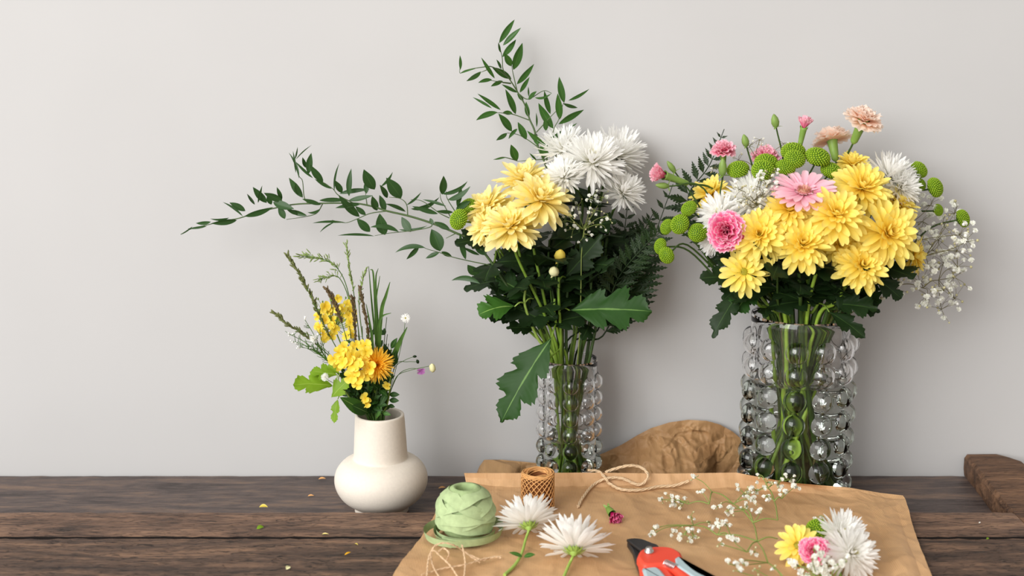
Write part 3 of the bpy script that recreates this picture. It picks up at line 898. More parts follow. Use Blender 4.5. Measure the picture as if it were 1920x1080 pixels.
for a in [(879, 388, 18, 1.80, (-.5, -.4, .7), 'lime green button flower upper of the pair beside the pale yellow blooms'),
          (862, 412, 21, 1.775, (-.7, -.5, .4), 'lime green button flower lower left of the pair beside the pale yellow blooms')]:
    flower(VM, *a, kind='button', mat='green_button', core='green_button', group=G, nleaf=1, name='button_chrysanthemum', sr=.0018)

G = 'carnations in the wide bubble vase'
kw = dict(core=None, group=G, nleaf=0, name='carnation', sr=.0019, stemmat='stem_d')
flower(VR, 1618, 226, 42, 1.79, (.25, -.3, .9), 'peach carnation highest of all on a tall stem', kind='carnation', mat='peach', calyx=1.0, zs=.8, **kw)
flower(VR, 1560, 262, 40, 1.83, (-.1, .35, .8), 'peach carnation turned to the wall, its green calyx in front', kind='carnation', mat='peach', calyx=.9, zs=.8, **kw)
flower(VR, 1507, 240, 26, 1.80, (.15, -.1, 1), 'small pink half open carnation left of the peach carnations', kind='halfcarn', mat='pink', calyx=1.4, **kw)
flower(VR, 1356, 284, 27, 1.80, (-.1, -.3, .9), 'pink carnation at the upper left in front of the fern tip', kind='carnation', mat='pink', calyx=1.0, **kw)
flower(VR, 1246, 329, 32, 1.765, (-.8, -.3, .3), 'pink half open carnation pointing out to the far left', kind='halfcarn', mat='pink', calyx=1.5, **kw)
flower(VR, 1436, 298, 32, 1.81, (0, -.3, .9), 'pink carnation mostly hidden behind lime green buttons', kind='carnation', mat='pink', calyx=.8, **kw)
flower(VR, 1361, 433, 42, 1.695, (-.25, -.9, .2), 'bright pink ruffled carnation at the front left of the bouquet', kind='carnation', mat='hotpink', calyx=.8, **kw)

def budstem(V, px, py, h, Y, ax, label, mat, name='flower_bud', group=None, tipmat=None, w=.3):
    ax = Vector(ax).normalized(); c = P(px, py, Y); L = h * mpp(c)
    b = c - ax * L * .5
    path = stem_path(V, b, ax, .006)
    root = thing(name, label, 'flower bud', path[-1], group)
    k = MB(); lathe(k, [(.0012, -.001), (L * w * .75, L * .1), (L * w, L * .35), (L * w * .85, L * .65), (L * w * .4, L * .9), (.0003, L)], b, 12, axis=ax)
    for i in range(3):
        a = i * 2.1; q = Vector((0, 0, 1)).rotation_difference(ax); d = q @ Vector((math.cos(a), math.sin(a), 0))
        leafblade(k, b, b + d * L * .5 - ax * L * .05, L * .1, ax, .1, 4)
    part('bud', k, mat, root)
    s = MB(); tube(s, path, .0011, .0018, 6); part('stem', s, M['stem_d'], root)
    return root
G = 'closed green carnation buds in the wide bubble vase'
budstem(VR, 1453, 226, 26, 1.80, (-.25, -.1, 1), 'closed green bud on a long stem at the top left', M['bud'], group=G)
budstem(VR, 1397, 263, 24, 1.80, (-.3, -.1, 1), 'closed green bud below and left of the tallest bud', M['bud'], group=G)
budstem(VR, 1355, 313, 34, 1.76, (-.05, -.2, 1), 'upright green bud in front of the fern, left of the button row', M['bud'], group=G, w=.24)
budstem(VR, 1258, 312, 26, 1.775, (-.6, -.1, .8), 'slim green bud just above the far left pink carnation', M['bud'], group=G, w=.22)
budstem(VR, 1241, 348, 26, 1.76, (-.9, -.2, .1), 'slim green bud just under the far left pink carnation', M['bud'], group=G, w=.24)
G = 'chrysanthemum buds in the narrow bubble vase'
budstem(VM, 1050, 478, 26, 1.755, (.1, -.5, .8), 'yellow opening bud below the pale yellow blooms', M['yellow'], 'chrysanthemum_bud', G, w=.42)
budstem(VM, 1039, 508, 20, 1.755, (.1, -.5, .8), 'small greenish cream bud under the yellow bud', M['cream'], 'chrysanthemum_bud', G, w=.5)

# ------------------------------------------------------------------ big single leaves
def big_leaf(root, mat, base, tip, wpx, Yb, Yt, lobes=5, nrm=(0, -1, .5), bend=.1, fold=.1, sb=0.0):
    k = MB(); b = P(base[0], base[1], Yb); t = P(tip[0], tip[1], Yt)
    leafblade(k, b, t, wpx * mpp(b), Vector(nrm), bend, 40, lobes, 0, fold, None, .12, sb)
    part('leaf', k, M[mat], root)
def leafstem(V, label, specs, bx, by, Yb, mat='stem'):
    hp = P(bx, by, Yb); path = stem_path(V, hp, Vector((0, 0, 1)), .004)
    root = thing('leafy_stem', label, 'leafy stem', path[-1])
    s = MB(); tube(s, path, .0018, .003, 6)
    for sp in specs:
        b = P(sp[1][0], sp[1][1], sp[4]); q = min(path[: len(path) // 2 + 2], key=lambda p: (p - b).length)
        tube(s, catmull([q, q.lerp(b, .5) + Vector((0, -.003, .004)), b], 4), .0014, .001, 5)
    part('stem', s, M[mat], root)
    for sp in specs: big_leaf(root, *sp)
    return root
leafstem(VM, 'stem with broad lobed leaf reaching right from the narrow vase', [('leaf', (1068, 582), (1222, 584), 44, 1.76, 1.73, 5, (0, -.9, .7), .1), ('leaf_d', (1060, 520), (1130, 440), 26, 1.79, 1.77, 4, (0, -1, .3), .1)], 1048, 520, 1.77)
leafstem(VM, 'stem with large lobed leaf drooping left over the rim of the narrow vase', [('leaf', (1035, 632), (940, 792), 42, 1.755, 1.735, 5, (-.5, -1, .3), .12), ('leaf_b', (972, 730), (938, 790), 12, 1.75, 1.74, 3, (-.3, -1, .2), .05)], 1040, 560, 1.775)
leafstem(VM, 'stem with curled bright leaf on the left below the lime buttons', [('leaf_b', (965, 575), (898, 590), 32, 1.77, 1.75, 3, (0, -.6, .9), .22), ('leaf', (1000, 560), (930, 520), 26, 1.79, 1.79, 4)], 985, 540, 1.78, 'stem_l')
leafstem(VR, 'stem with dark leaves hanging over the left of the wide vase', [('leaf_d', (1390, 545), (1336, 634), 22, 1.73, 1.70, 4, (-.6, -.8, .4), .15), ('leaf_d', (1385, 520), (1312, 522), 22, 1.74, 1.73, 3, (0, -.8, .7), .1), ('leaf', (1420, 530), (1375, 590), 24, 1.74, 1.71, 4, (-.3, -1, .4), .1)], 1420, 520, 1.745)
leafstem(VR, 'stem with dark leaves hanging over the right of the wide vase', [('leaf_d', (1560, 570), (1645, 580), 26, 1.73, 1.70, 4, (0, -.8, .7), .12), ('leaf_d', (1555, 585), (1622, 634), 20, 1.73, 1.70, 3, (.4, -1, .4), .12), ('leaf_d', (1545, 530), (1600, 570), 30, 1.75, 1.72, 4), ('leaf_d', (1640, 520), (1690, 560), 20, 1.74, 1.73, 3)], 1545, 530, 1.745)
# filler stems with dark foliage that pack both bouquets
for V, lab, pts in ((VM, 'leafy green stem filling the inside of the narrow vase bouquet', [(930, 470, 1.80), (985, 480, 1.84), (1030, 450, 1.80), (1085, 440, 1.83), (1110, 470, 1.79), (960, 520, 1.80), (1060, 500, 1.85), (1130, 420, 1.84)]),
                    (VR, 'leafy green stem filling the inside of the wide vase bouquet', [(1400, 480, 1.76), (1460, 480, 1.72), (1520, 500, 1.73), (1580, 500, 1.72), (1640, 490, 1.75), (1480, 440, 1.80), (1560, 450, 1.80), (1430, 420, 1.80), (1650, 430, 1.80), (1530, 420, 1.84)])):
    for (x, y, Y) in pts:
        hp = P(x, y, Y); path = stem_path(V, hp, Vector((0, -.1, 1)))
        root = thing('foliage_stem', lab, 'leafy stem', path[-1], 'leafy filler stems in the ' + ('narrow' if V is VM else 'wide') + ' bubble vase')
        s = MB(); tube(s, path, .0014, .0028, 6); part('stem', s, M['stem_d' if R_(0, 1) < .6 else 'stem'], root)
        f = MB(); stem_leaves(f, path, 9, .0, .42, .04, .075, .34); part('leaves', f, M['leaf_d'], root)

# ------------------------------------------------------------------ ruscus branches, leaf by leaf
def branch(label, conv, twigs, leaves, Y, V, mat, drift):
    base = None
    root = thing('ruscus_branch', label, 'branch', V['c'] + Vector((.005, .01, .02)), 'leafy ruscus branches in the narrow bubble vase')
    s = MB(); f = MB()
    def q(x, y, dy=0.0):
        px, py = conv(x, y)
        return P(px, py, Y(px, py) + dy)
    for i, tw in enumerate(twigs):
        pts = [q(*p) for p in tw]
        if i == 0:
            rim = V['c'] + Vector((drift, .012, V['H']))
            pts = [V['c'] + Vector((.005, .01, .02)), rim] + pts
            tube(s, catmull(pts, 6), .0022, .0005, 6)
        else:
            tube(s, catmull(pts, 6), .0009, .0004, 5)
    for l in leaves:
        b = q(l[0], l[1], R_(-.006, .006)); t = q(l[2], l[3], R_(-.016, .01))
        k = conv.k
        w = l[4] / k / 2 * mpp(b)
        sb = l[5] if len(l) > 5 else R_(-.06, .06)
        leafblade(f, b, t, w * 1.04, Vector((R_(-.45, .45), -1, R_(-.3, .6))), R_(-.02, .08), 10, 0, 0, R_(.05, .35), None, 0, sb)
    part('stem', s, M['twig'], root); part('leaves', f, M[mat], root)
class Conv:
    def __init__(s, ox, oy, k): s.ox, s.oy, s.k = ox, oy, k
    def __call__(s, x, y): return s.ox + x / s.k, s.oy + y / s.k
c1 = Conv(320, 220, 3.176); c2 = Conv(840, 20, 3.8575)
tw1 = [[(2100, 1150), (1900, 850), (1800, 740), (1690, 685), (1560, 632), (1420, 588), (1290, 558), (1200, 530), (1090, 512), (900, 512), (740, 518), (600, 545), (500, 570), (410, 600), (330, 615), (220, 640), (120, 665), (60, 697)],
       [(1290, 558), (1190, 572), (1110, 605), (1040, 628), (960, 612)], [(1560, 635), (1540, 655), (1440, 675), (1300, 690), (1215, 705)], [(1412, 585), (1405, 520), (1370, 485), (1300, 475)],
       [(1680, 620), (1640, 545), (1610, 490), (1605, 450)], [(1900, 880), (1780, 856), (1670, 830), (1600, 805), (1530, 785), (1480, 762)], [(1090, 512), (1000, 465), (965, 425), (905, 385)], [(820, 515), (795, 475), (785, 380), (765, 350), (735, 270)],
       [(905, 515), (870, 570), (800, 592), (690, 608)], [(1660, 600), (1600, 570), (1500, 500), (1430, 490)], [(1700, 690), (1640, 720)], [(1170, 525), (1160, 450)], [(1720, 600), (1650, 490), (1640, 440)]]
lv1 = [(395, 612, 240, 632, 34), (215, 648, 100, 664, 14), (130, 650, 58, 700, 8), (240, 622, 150, 630, 22), (348, 598, 235, 603, 14, -.18), (445, 558, 350, 508, 36), (430, 590, 310, 505, 14, .12), (440, 590, 610, 535, 36), (500, 520, 455, 455, 22), (572, 510, 490, 415, 54), (665, 495, 555, 450, 40), (662, 490, 632, 415, 24), (600, 520, 578, 460, 32), (520, 510, 545, 405, 14), (610, 505, 735, 545, 48), (680, 605, 640, 530, 38), (812, 585, 700, 550, 30), (755, 580, 690, 548, 24), (895, 520, 782, 485, 26), (890, 545, 815, 565, 16, -.3), (787, 478, 705, 360, 46), (760, 460, 745, 390, 32), (765, 365, 703, 210, 15, .14), (745, 330, 728, 200, 12), (740, 250, 756, 175, 9), (745, 252, 840, 165, 7, -.1), (960, 425, 858, 368, 24), (848, 362, 742, 262, 18), (908, 385, 830, 283, 46), (822, 335, 838, 212, 40), (805, 300, 785, 238, 22), (1018, 450, 978, 375, 38), (975, 440, 1005, 272, 12, -.12), (1062, 470, 1076, 305, 34), (1125, 592, 1000, 465, 46), (1162, 580, 1100, 530, 30), (1005, 455, 1185, 430, 27), (1060, 495, 1205, 465, 30), (885, 495, 1055, 495, 26), (1135, 515, 980, 540, 27), (1215, 430, 1150, 310, 66), (1165, 455, 1160, 380, 30), (1230, 555, 1200, 468, 42), (1276, 560, 1243, 463, 38), (1252, 412, 1322, 325, 16, .15), (1290, 480, 1245, 402, 32), (1372, 482, 1284, 360, 74), (1400, 562, 1278, 515, 24), (1405, 522, 1492, 445, 14, .12), (1430, 545, 1600, 475, 28, .25), (1592, 575, 1438, 530, 30), (1682, 565, 1580, 558, 22), (1640, 530, 1500, 490, 18), (1617, 460, 1625, 348, 46), (1612, 455, 1768, 380, 24, .25), (1650, 490, 1785, 410, 34, .22), (1705, 530, 1730, 408, 30), (1700, 550, 1785, 498, 38), (1187, 682, 1108, 603, 52), (1277, 700, 1245, 573, 68), (1432, 682, 1375, 593, 50), (1358, 682, 1188, 655, 30, .2), (1360, 668, 1528, 645, 17, .18), (1662, 667, 1568, 622, 34), (1605, 797, 1553, 666, 80), (1212, 707, 995, 704, 15, .08), (1042, 627, 845, 630, 16, .1), (975, 625, 888, 686, 10, .12), (1516, 777, 1338, 805, 30, .22), (1480, 765, 1404, 846, 30), (1600, 805, 1518, 840, 28), (1612, 800, 1676, 832, 30), (1757, 847, 1722, 690, 34), (1842, 990, 1672, 972, 32, .25), (1835, 940, 1768, 878, 60), (1560, 640, 1545, 600, 26), (1840, 820, 1735, 770, 20), (1880, 820, 1810, 730, 60)]
branch('long dark leafy branch reaching far out to the left over the small vase', c1, tw1, lv1, lambda px, py: 1.79 + .035 * min(1, max(0, (900 - px) / 500)), VM, 'ruscus', -.02)
tw2 = [[(850, 1500), (760, 1250), (690, 1075), (650, 980), (625, 865), (590, 785), (560, 690), (510, 600), (455, 510), (400, 430), (392, 340), (372, 255)],
       [(715, 1090), (715, 990), (750, 910), (772, 840), (800, 790), (828, 690), (840, 665)], [(640, 880), (740, 770), (825, 685)], [(655, 990), (570, 930), (500, 895), (428, 885)], [(588, 792), (470, 750), (390, 740), (345, 740)],
       [(500, 580), (470, 450), (460, 390)], [(455, 495), (330, 410), (240, 410), (130, 430), (88, 452), (85, 420)], [(455, 525), (380, 515), (310, 505)], [(300, 420), (240, 445)], [(510, 600), (580, 640), (690, 580), (750, 597)], [(720, 1075), (620, 1080), (500, 1090)], [(395, 520), (455, 530)], [(500, 1085), (400, 1060), (330, 1078)]]
lv2 = [(370, 235, 482, 64, 42), (398, 252, 528, 123, 40), (393, 335, 492, 208, 42), (380, 302, 364, 228, 18), (456, 402, 408, 308, 48), (473, 428, 538, 233, 62), (498, 532, 622, 386, 42), (520, 592, 590, 480, 31), (88, 428, 86, 322, 23, .05), (238, 440, 133, 510, 38), (88, 455, 200, 420, 14), (318, 500, 218, 522, 27, .1), (397, 510, 310, 548, 31, .1), (338, 490, 240, 338, 27), (458, 492, 318, 408, 46), (386, 422, 350, 353, 22), (500, 592, 388, 533, 25), (490, 748, 415, 568, 48), (381, 718, 213, 600, 29), (317, 706, 178, 626, 20), (357, 735, 204, 793, 46, .1), (467, 745, 393, 742, 32, .2), (462, 872, 365, 745, 58), (427, 885, 348, 938, 32), (502, 855, 438, 928, 26, .12), (567, 932, 505, 806, 48), (585, 772, 565, 658, 34), (545, 652, 500, 600, 27), (628, 628, 750, 597, 18, .2), (580, 642, 642, 583, 36), (585, 622, 582, 550, 12), (741, 748, 696, 578, 38), (762, 853, 654, 668, 60), (708, 868, 700, 778, 36), (641, 842, 637, 738, 14), (806, 788, 793, 598, 58), (841, 667, 804, 478, 48), (870, 650, 1022, 566, 23, .08), (833, 670, 938, 702, 27), (798, 822, 983, 717, 42), (753, 916, 918, 853, 44), (880, 857, 935, 813, 10), (712, 977, 572, 868, 42), (650, 972, 628, 880, 42), (722, 1067, 665, 980, 62), (500, 1085, 455, 968, 58, -.04), (335, 1078, 420, 1062, 10), (640, 1080, 590, 1030, 14)]
branch('upright leafy branch rising highest above the white blooms near the wall', c2, tw2, lv2, lambda px, py: 1.845 - .012 * math.sin(px * .05), VM, 'ruscus_l', -.005)

# ------------------------------------------------------------------ ferns
def fern(label, V, pts, lens, group, npin=17, Y0=1.84, tilt=0.0):
    path3 = [P(x, y, Y) for x, y, Y in pts]
    rim = V['c'] + Vector((R_(-.02, .02), .02, V['H']))
    path = catmull(path3, 8)
    root = thing('fern_frond', label, 'fern', V['c'] + Vector((.0, .02, .02)), group)
    s = MB(); tube(s, catmull([V['c'] + Vector((0, .02, .02)), rim] + path3, 6), .0018, .0006, 6); part('stem', s, M['fern'], root)
    f = MB(); n = len(path) - 1
    for i in range(npin):
        u = .04 + .95 * i / npin
        x = u * n; k = int(x); p = path[k].lerp(path[min(k + 1, n)], x - k)
        tg = (path[min(k + 1, n)] - path[max(0, k - 1)]).normalized()
        view = (CAM - p).normalized()
        sd = tg.cross(view).normalized()
        L = lens * 1.25 * (1 - .88 * u ** 1.8) * min(1, .5 + 2.2 * u)
        for sg in (-1, 1):
            d = (sd * sg * .85 + tg * .6 + view * R_(-.25, .3)).normalized()
            kk = 8
            # a pinna: a tapered blade cut into toothed lobes
            leafblade(f, p, p + d * L, L * .25, view + Vector((R_(-.3, .3), 0, .3)), R_(-.05, .05), 30, 10, 0, .08, lambda t: (max(.03, (1 - t) ** .9 * min(1, .45 + 3 * t) * (.38 + .62 * abs(math.sin(PI * 6 * t)) ** .6))), .5)
    part('frond', f, M['fern'], root)
    return root
G = 'dark fern fronds between the two bubble vases'
fern('dark fern frond spreading beneath the right white bloom of the narrow vase', VM, [(1120, 620, 1.83), (1145, 540, 1.84), (1165, 470, 1.85), (1178, 375, 1.86)], .045, G)
fern('dark fern frond leaning right from the narrow vase towards the wide bouquet', VM, [(1130, 630, 1.82), (1165, 560, 1.83), (1215, 470, 1.83), (1262, 345, 1.84)], .05, G)
fern('dark fern frond of the wide bouquet with its tip up beside the pink carnation', VR, [(1420, 500, 1.80), (1345, 440, 1.83), (1290, 375, 1.84), (1330, 310, 1.85), (1358, 242, 1.855)], .040, G, 19)
fern('dark fern frond in the gap behind the white blooms of the narrow vase', VM, [(1100, 600, 1.84), (1130, 520, 1.86), (1190, 460, 1.87), (1225, 400, 1.875)], .045, G)
fern('lower fern frond hanging left behind the lime green button cluster', VM, [(1125, 600, 1.81), (1160, 520, 1.80), (1210, 460, 1.79), (1250, 425, 1.785)], .032, G)

# ------------------------------------------------------------------ baby's breath
def babys_breath(label, base, clusters, V=None, nodes=None, sm='gypstem', bs=.0032, group=None, name='babys_breath_sprig', rise=0.0, buds=.35, tw=.0004):
    """clusters: (px, py, Y, spread px, count); each hangs on a node"""
    s = MB(); bl = MB(); bd = MB()
    b0 = base
    if V is not None:
        path = stem_path(V, base, Vector((0, 0, 1)), .004)
        tube(s, path, tw * 2, .0012, 5); rt = path[-1]
    else: rt = base
    nd = [b0] + ([P(*n) for n in nodes] if nodes else [])
    for i, n_ in enumerate(nd[1:], 1):
        q = min(nd[:i], key=lambda p: (p - n_).length)
        tube(s, catmull([q, q.lerp(n_, .5) + Vector((0, 0, .004)), n_], 5), tw * 2, tw * 1.4, 5)
    for (px, py, Y, sp, n) in clusters:
        c = P(px, py, Y); q = min(nd, key=lambda p: (p - c).length)
        m = q.lerp(c, .55) + Vector((R_(-.004, .004), R_(-.004, .004), R_(-.001, .005)))
        tube(s, catmull([q, m, c], 5), tw * 1.4, tw, 4)
        k = mpp(c) * sp
        for _ in range(n):
            d = Vector((R_(-1, 1), R_(-.8, .8), R_(-.9, 1)))
            t = c + d * k
            if t.y > WALL - .006: t.y = WALL - .006
            if V is None and t.z < PAPER + bs: t.z = PAPER + bs
            mid = c.lerp(t, .45) + Vector((R_(-.003, .003), 0, .001))
            tube(s, [c, mid, t], tw * .8, tw * .6, 4)
            if R_(0, 1) < buds:
                blob(bl, t, bs * R_(.3, .5), seg=6, ring=4, jit=.1, mat=1)
            else:
                r = bs * R_(.75, 1.2)
                ax = Vector((R_(-.6, .6), R_(-1, .2), R_(0, 1))).normalized()
                qq = Vector((0, 0, 1)).rotation_difference(ax)
                for kk in range(11):
                    a = kk * 2.4; e = math.radians(15 + 65 * (kk / 11)); h = MB()
                    dd = qq @ Vector((math.cos(a) * math.cos(e), math.sin(a) * math.cos(e), math.sin(e)))
                    leafblade(bl, t, t + dd * r, r * .42, ax, .1, 3, 0, 0, .2, lambda t_: .5 + .5 * t_)
                blob(bl, t, r * .5, seg=6, ring=4, jit=.15)
    root = thing(name, label, 'flower', rt, group)
    part('stem', s, M[sm], root)
    part('blossoms', bl, [M['gyp'], M['gypbud']], root)
    return root
G = "baby's breath in the bubble vases"
random.seed(5)
cl = []
for (x, y) in [(1712, 372), (1700, 392), (1745, 385), (1730, 415), (1770, 425), (1790, 400), (1800, 440), (1795, 470), (1750, 470), (1770, 495), (1760, 450), (1810, 455), (1795, 500), (1740, 500), (1725, 530), (1790, 520), (1770, 545), (1700, 510), (1740, 555), (1790, 560), (1765, 580), (1680, 545), (1720, 440), (1700, 470)]:
    cl.append((x, y, R_(1.74, 1.82), 26, 11))
babys_breath("big airy white baby's breath spray fanning out at the far right", P(1630, 545, 1.76), cl, VR, [(1690, 490, 1.765), (1680, 535, 1.765), (1720, 450, 1.77), (1735, 480, 1.775), (1730, 540, 1.775), (1760, 525, 1.775), (1700, 425, 1.78)], 'gypstem_d', .0048, G)
babys_breath("dense white baby's breath resting on the white bloom left of the gerbera", P(1440, 420, 1.71), [(x, y, R_(1.69, 1.72), 15, 10) for x, y in [(1385, 355), (1400, 372), (1420, 350), (1430, 370), (1440, 345), (1410, 390), (1388, 380), (1445, 330), (1425, 335)]], VR, [(1420, 385, 1.71)], 'gypstem_d', .0032, G, buds=.5)
babys_breath("sparse beige baby's breath twigs sticking up behind the lime buttons", P(1420, 320, 1.80), [(1405, 275, 1.81, 14, 6), (1425, 262, 1.81, 14, 7), (1440, 280, 1.81, 12, 6), (1455, 290, 1.81, 10, 5), (1385, 300, 1.81, 12, 5), (1340, 315, 1.81, 12, 4), (1470, 270, 1.81, 10, 4)], VR, None, 'gypstem_d', .0024, G, buds=.7)
babys_breath("small white baby's breath dots under the white blooms of the narrow vase", P(1090, 480, 1.775), [(x, y, R_(1.75, 1.79), 15, 6) for x, y in [(1065, 405), (1085, 385), (1100, 420), (1115, 395), (1130, 370), (1125, 420), (1095, 440), (1075, 430), (1140, 405), (1050, 415), (1110, 370)]], VM, [(1095, 430, 1.775)], 'gypstem', .003, G, buds=.45)
random.seed(6)
# lying on the paper
def PG(px, py, h): return PZ(px, py, PAPER + h)
def pgY(px, py, h): return (px, py, PG(px, py, h).y)
cl = [pgY(x, y, h) + (sp, n) for x, y, h, sp, n in [(1240, 937, .012, 12, 5), (1262, 940, .012, 14, 10), (1280, 942, .012, 12, 8), (1303, 896, .03, 8, 4), (1315, 920, .03, 8, 4), (1225, 992, .012, 8, 4), (1222, 1003, .012, 6, 3), (1285, 1002, .012, 12, 9), (1300, 1004, .012, 12, 10), (1265, 998, .012, 8, 4), (1295, 968, .015, 9, 4), (1345, 985, .02, 12, 8), (1330, 980, .02, 9, 5), (1362, 984, .02, 8, 5), (1370, 960, .022, 8, 4), (1345, 950, .022, 8, 4), (1365, 958, .025, 7, 4), (1395, 925, .03, 14, 10), (1408, 935, .03, 13, 9), (1420, 920, .035, 14, 9), (1400, 950, .03, 10, 6), (1425, 960, .03, 8, 5), (1435, 932, .035, 9, 5), (1440, 905, .04, 10, 5), (1460, 908, .04, 11, 8), (1470, 925, .035, 8, 5), (1480, 900, .04, 10, 7), (1492, 912, .04, 7, 4), (1425, 890, .045, 8, 3), (1370, 1010, .02, 8, 3), (1380, 1020, .02, 7, 3), (1415, 1035, .02, 9, 4), (1375, 1060, .02, 10, 5), (1385, 1072, .02, 9, 4), (1420, 1070, .02, 9, 4), (1450, 1065, .02, 7, 3), (1350, 1020, .02, 7, 3), (1395, 1060, .02, 6, 3)]]
nd = [pgY(*n) for n in [(1440, 1055, .012), (1420, 1015, .015), (1412, 980, .018), (1375, 945, .022), (1335, 922, .022), (1400, 1035, .012), (1345, 1003, .014), (1300, 985, .014), (1458, 1010, .015), (1458, 975, .022), (1452, 940, .03), (1440, 915, .035), (1330, 945, .014), (1290, 945, .013), (1400, 955, .025), (1466, 935, .032), (1370, 1005, .013)]]
babys_breath("loose white baby's breath sprig lying across the brown paper", PG(1475, 1095, .006), cl, None, nd, 'gypstem', .0034, buds=.3, tw=.00055)
babys_breath("short white baby's breath tuft laid in front of the small posy", PG(1560, 1100, .008), [pgY(x, y, h) + (9, n) for x, y, h, n in [(1480, 1055, .012, 3), (1495, 1062, .012, 3), (1505, 1075, .012, 4), (1520, 1065, .02, 4), (1535, 1070, .02, 6), (1550, 1062, .03, 5), (1525, 1030, .05, 2), (1522, 1048, .045, 2), (1570, 1060, .04, 4), (1588, 1052, .045, 2), (1545, 1045, .04, 4), (1555, 1080, .015, 5)]], None, [pgY(1530, 1080, .012)], 'gypstem', .0045, buds=.1, tw=.0006)
babys_breath("tiny loose baby's breath bit above the small posy", PG(1545, 975, .004), [pgY(1528, 972, .006) + (4, 2), pgY(1542, 968, .006) + (4, 2)], None, None, 'gypstem', .0034, buds=.3)

# ------------------------------------------------------------------ wild flowers in the stoneware vase
c5 = Conv(500, 440, 3.0)
def Q5(x, y, Y): 
    a, b = c5(x, y); return P(a, b, Y)
def wpath(pts, spread=.018):
    """from the vase up through points (crop px, Y)"""
    c = VW['c']
    p = [Q5(*a) for a in pts]
    d = p[0] - (c + Vector((0, 0, VW['H'])))
    off = Vector((max(-spread, min(spread, d.x * .35)) + R_(-.006, .006), R_(-.016, .012), 0))
    return [c + Vector((off.x * -.3, off.y * .3, .07)), c + off + Vector((0, 0, VW['H']))] + p
def grass(label, pts, n, L, mat, sm='grass', start=.55, side=.35, group='wild grass stalks in the stoneware vase', dens=1.0):
    p = wpath(pts); cv = catmull(p, 8); root = thing('grass_stalk', label, 'grass', p[0], group)
    s = MB(); tube(s, cv, .0011, .0004, 5); h = MB(); m = len(cv) - 1
    n = int(n * 1.5)
    for i in range(n):
        u = start + (1 - start) * (i / n) ** .9; k = u * m; a = cv[int(k)].lerp(cv[min(m, int(k) + 1)], k % 1)
        tg = (cv[min(m, int(k) + 1)] - cv[max(0, int(k) - 1)]).normalized()
        d = (tg + rdir(-1, 1) * side).normalized(); l = L * R_(.7, 1.2)
        e = a + d * l * R_(.2, 1.0) * side * 2
        if side > .3: tube(s, [a, e], .0003, .0002, 4)
        for q in range(2):
            dd = (d + rdir(-1, 1) * .3).normalized()
            blob(h, e + dd * l * .5 * (q * .8), l * (.13 if mat == 'grass_l' else .2), l * (.13 if mat == 'grass_l' else .2), l * .6, 6, 5, .15, axis=dd)
    part('stem', s, M[sm], root); part('seed_head', h, M[mat], root)
    return root
random.seed(21)
grass('tall dark grass seed head leaning left, highest on the left', [(480, 800, 1.74), (330, 520, 1.74), (200, 250, 1.74), (118, 122, 1.745)], 70, .0055, 'grass_h', start=.56, side=.5)
grass('dark grass seed head leaning far left, lowest of the grasses', [(420, 760, 1.74), (250, 590, 1.735), (120, 505, 1.735), (50, 445, 1.74)], 60, .005, 'grass_h', start=.52, side=.55)
grass('pale feathery grass tips bending over to the left', [(520, 700, 1.76), (460, 330, 1.77), (390, 180, 1.77), (290, 130, 1.77), (200, 125, 1.77)], 34, .006, 'grass_l', start=.62, side=.85)
grass('pale feathery grass with drooping side twigs below the bent one', [(500, 720, 1.76), (470, 400, 1.77), (410, 245, 1.77), (340, 240, 1.77), (305, 250, 1.77)], 26, .005, 'grass_l', start=.66, side=.9)
grass('thin upright grass spike at the top middle', [(540, 700, 1.755), (490, 330, 1.76), (468, 200, 1.76), (448, 52, 1.765)], 40, .005, 'grass_l', start=.60, side=.4)
grass('brownish thick grass spike left of the middle over yellow blossom', [(500, 760, 1.735), (430, 520, 1.72), (385, 390, 1.72), (342, 312, 1.725)], 60, .0055, 'grass_b', start=.62, side=.45)
grass('brownish slim grass spike in the middle before the green blades', [(585, 760, 1.735), (570, 560, 1.725), (548, 420, 1.725), (525, 302, 1.73)], 70, .005, 'grass_b', start=.52, side=.36)
grass('loose green grass spike left of the green blades', [(560, 740, 1.745), (520, 400, 1.745), (535, 280, 1.745), (556, 198, 1.745)], 40, .0045, 'grass_l', start=.6, side=.4)
grass('second brownish grass spike crossing the yellow rapeseed', [(520, 780, 1.735), (500, 560, 1.72), (492, 440, 1.72), (482, 360, 1.72)], 50, .005, 'grass_b', start=.55, side=.42)
# blades
def blade(label, pts, w, mat='grass'):
    p = wpath(pts); cv = catmull(p, 8); root = None
    m = MB(); rows = []; n = len(cv)
    for i, a in enumerate(cv):
        tg = (cv[min(n - 1, i + 1)] - cv[max(0, i - 1)]).normalized(); sd = tg.cross(Vector((.3, -1, .1))).normalized()
        ww = w * min(1, .5 + i / n * 2) * (1 - max(0, (i / n - .6) / .4) ** 1.5) + .0002
        rows.append([a - sd * ww + Vector((0, -.0004, 0)), a + Vector((0, .0004, 0)), a + sd * ww + Vector((0, -.0004, 0))])
    m.grid(rows, None)
    return solo('wild_grass', m, M[mat], label, 'grass', p[0], 'green grass blades in the stoneware vase')
blade('narrow grass blade leftmost and tallest of the upright group', [(625, 700, 1.75), (595, 420, 1.75), (574, 178, 1.75)], .0014)
blade('grass blade second in the upright group with split tip', [(625, 680, 1.745), (612, 420, 1.745), (600, 220, 1.745), (582, 195, 1.745)], .0015)
blade('grass blade in the upright group leaning to the tip at right', [(630, 690, 1.745), (612, 420, 1.74), (637, 232, 1.74)], .0015)
blade('grass blade with a thin hooked tip in the upright group', [(635, 690, 1.755), (618, 380, 1.755), (615, 240, 1.755), (628, 190, 1.755)], .0012)
blade('broad grass blade bending right of the upright group', [(630, 700, 1.74), (645, 440, 1.735), (672, 340, 1.735), (694, 266, 1.735)], .0026)
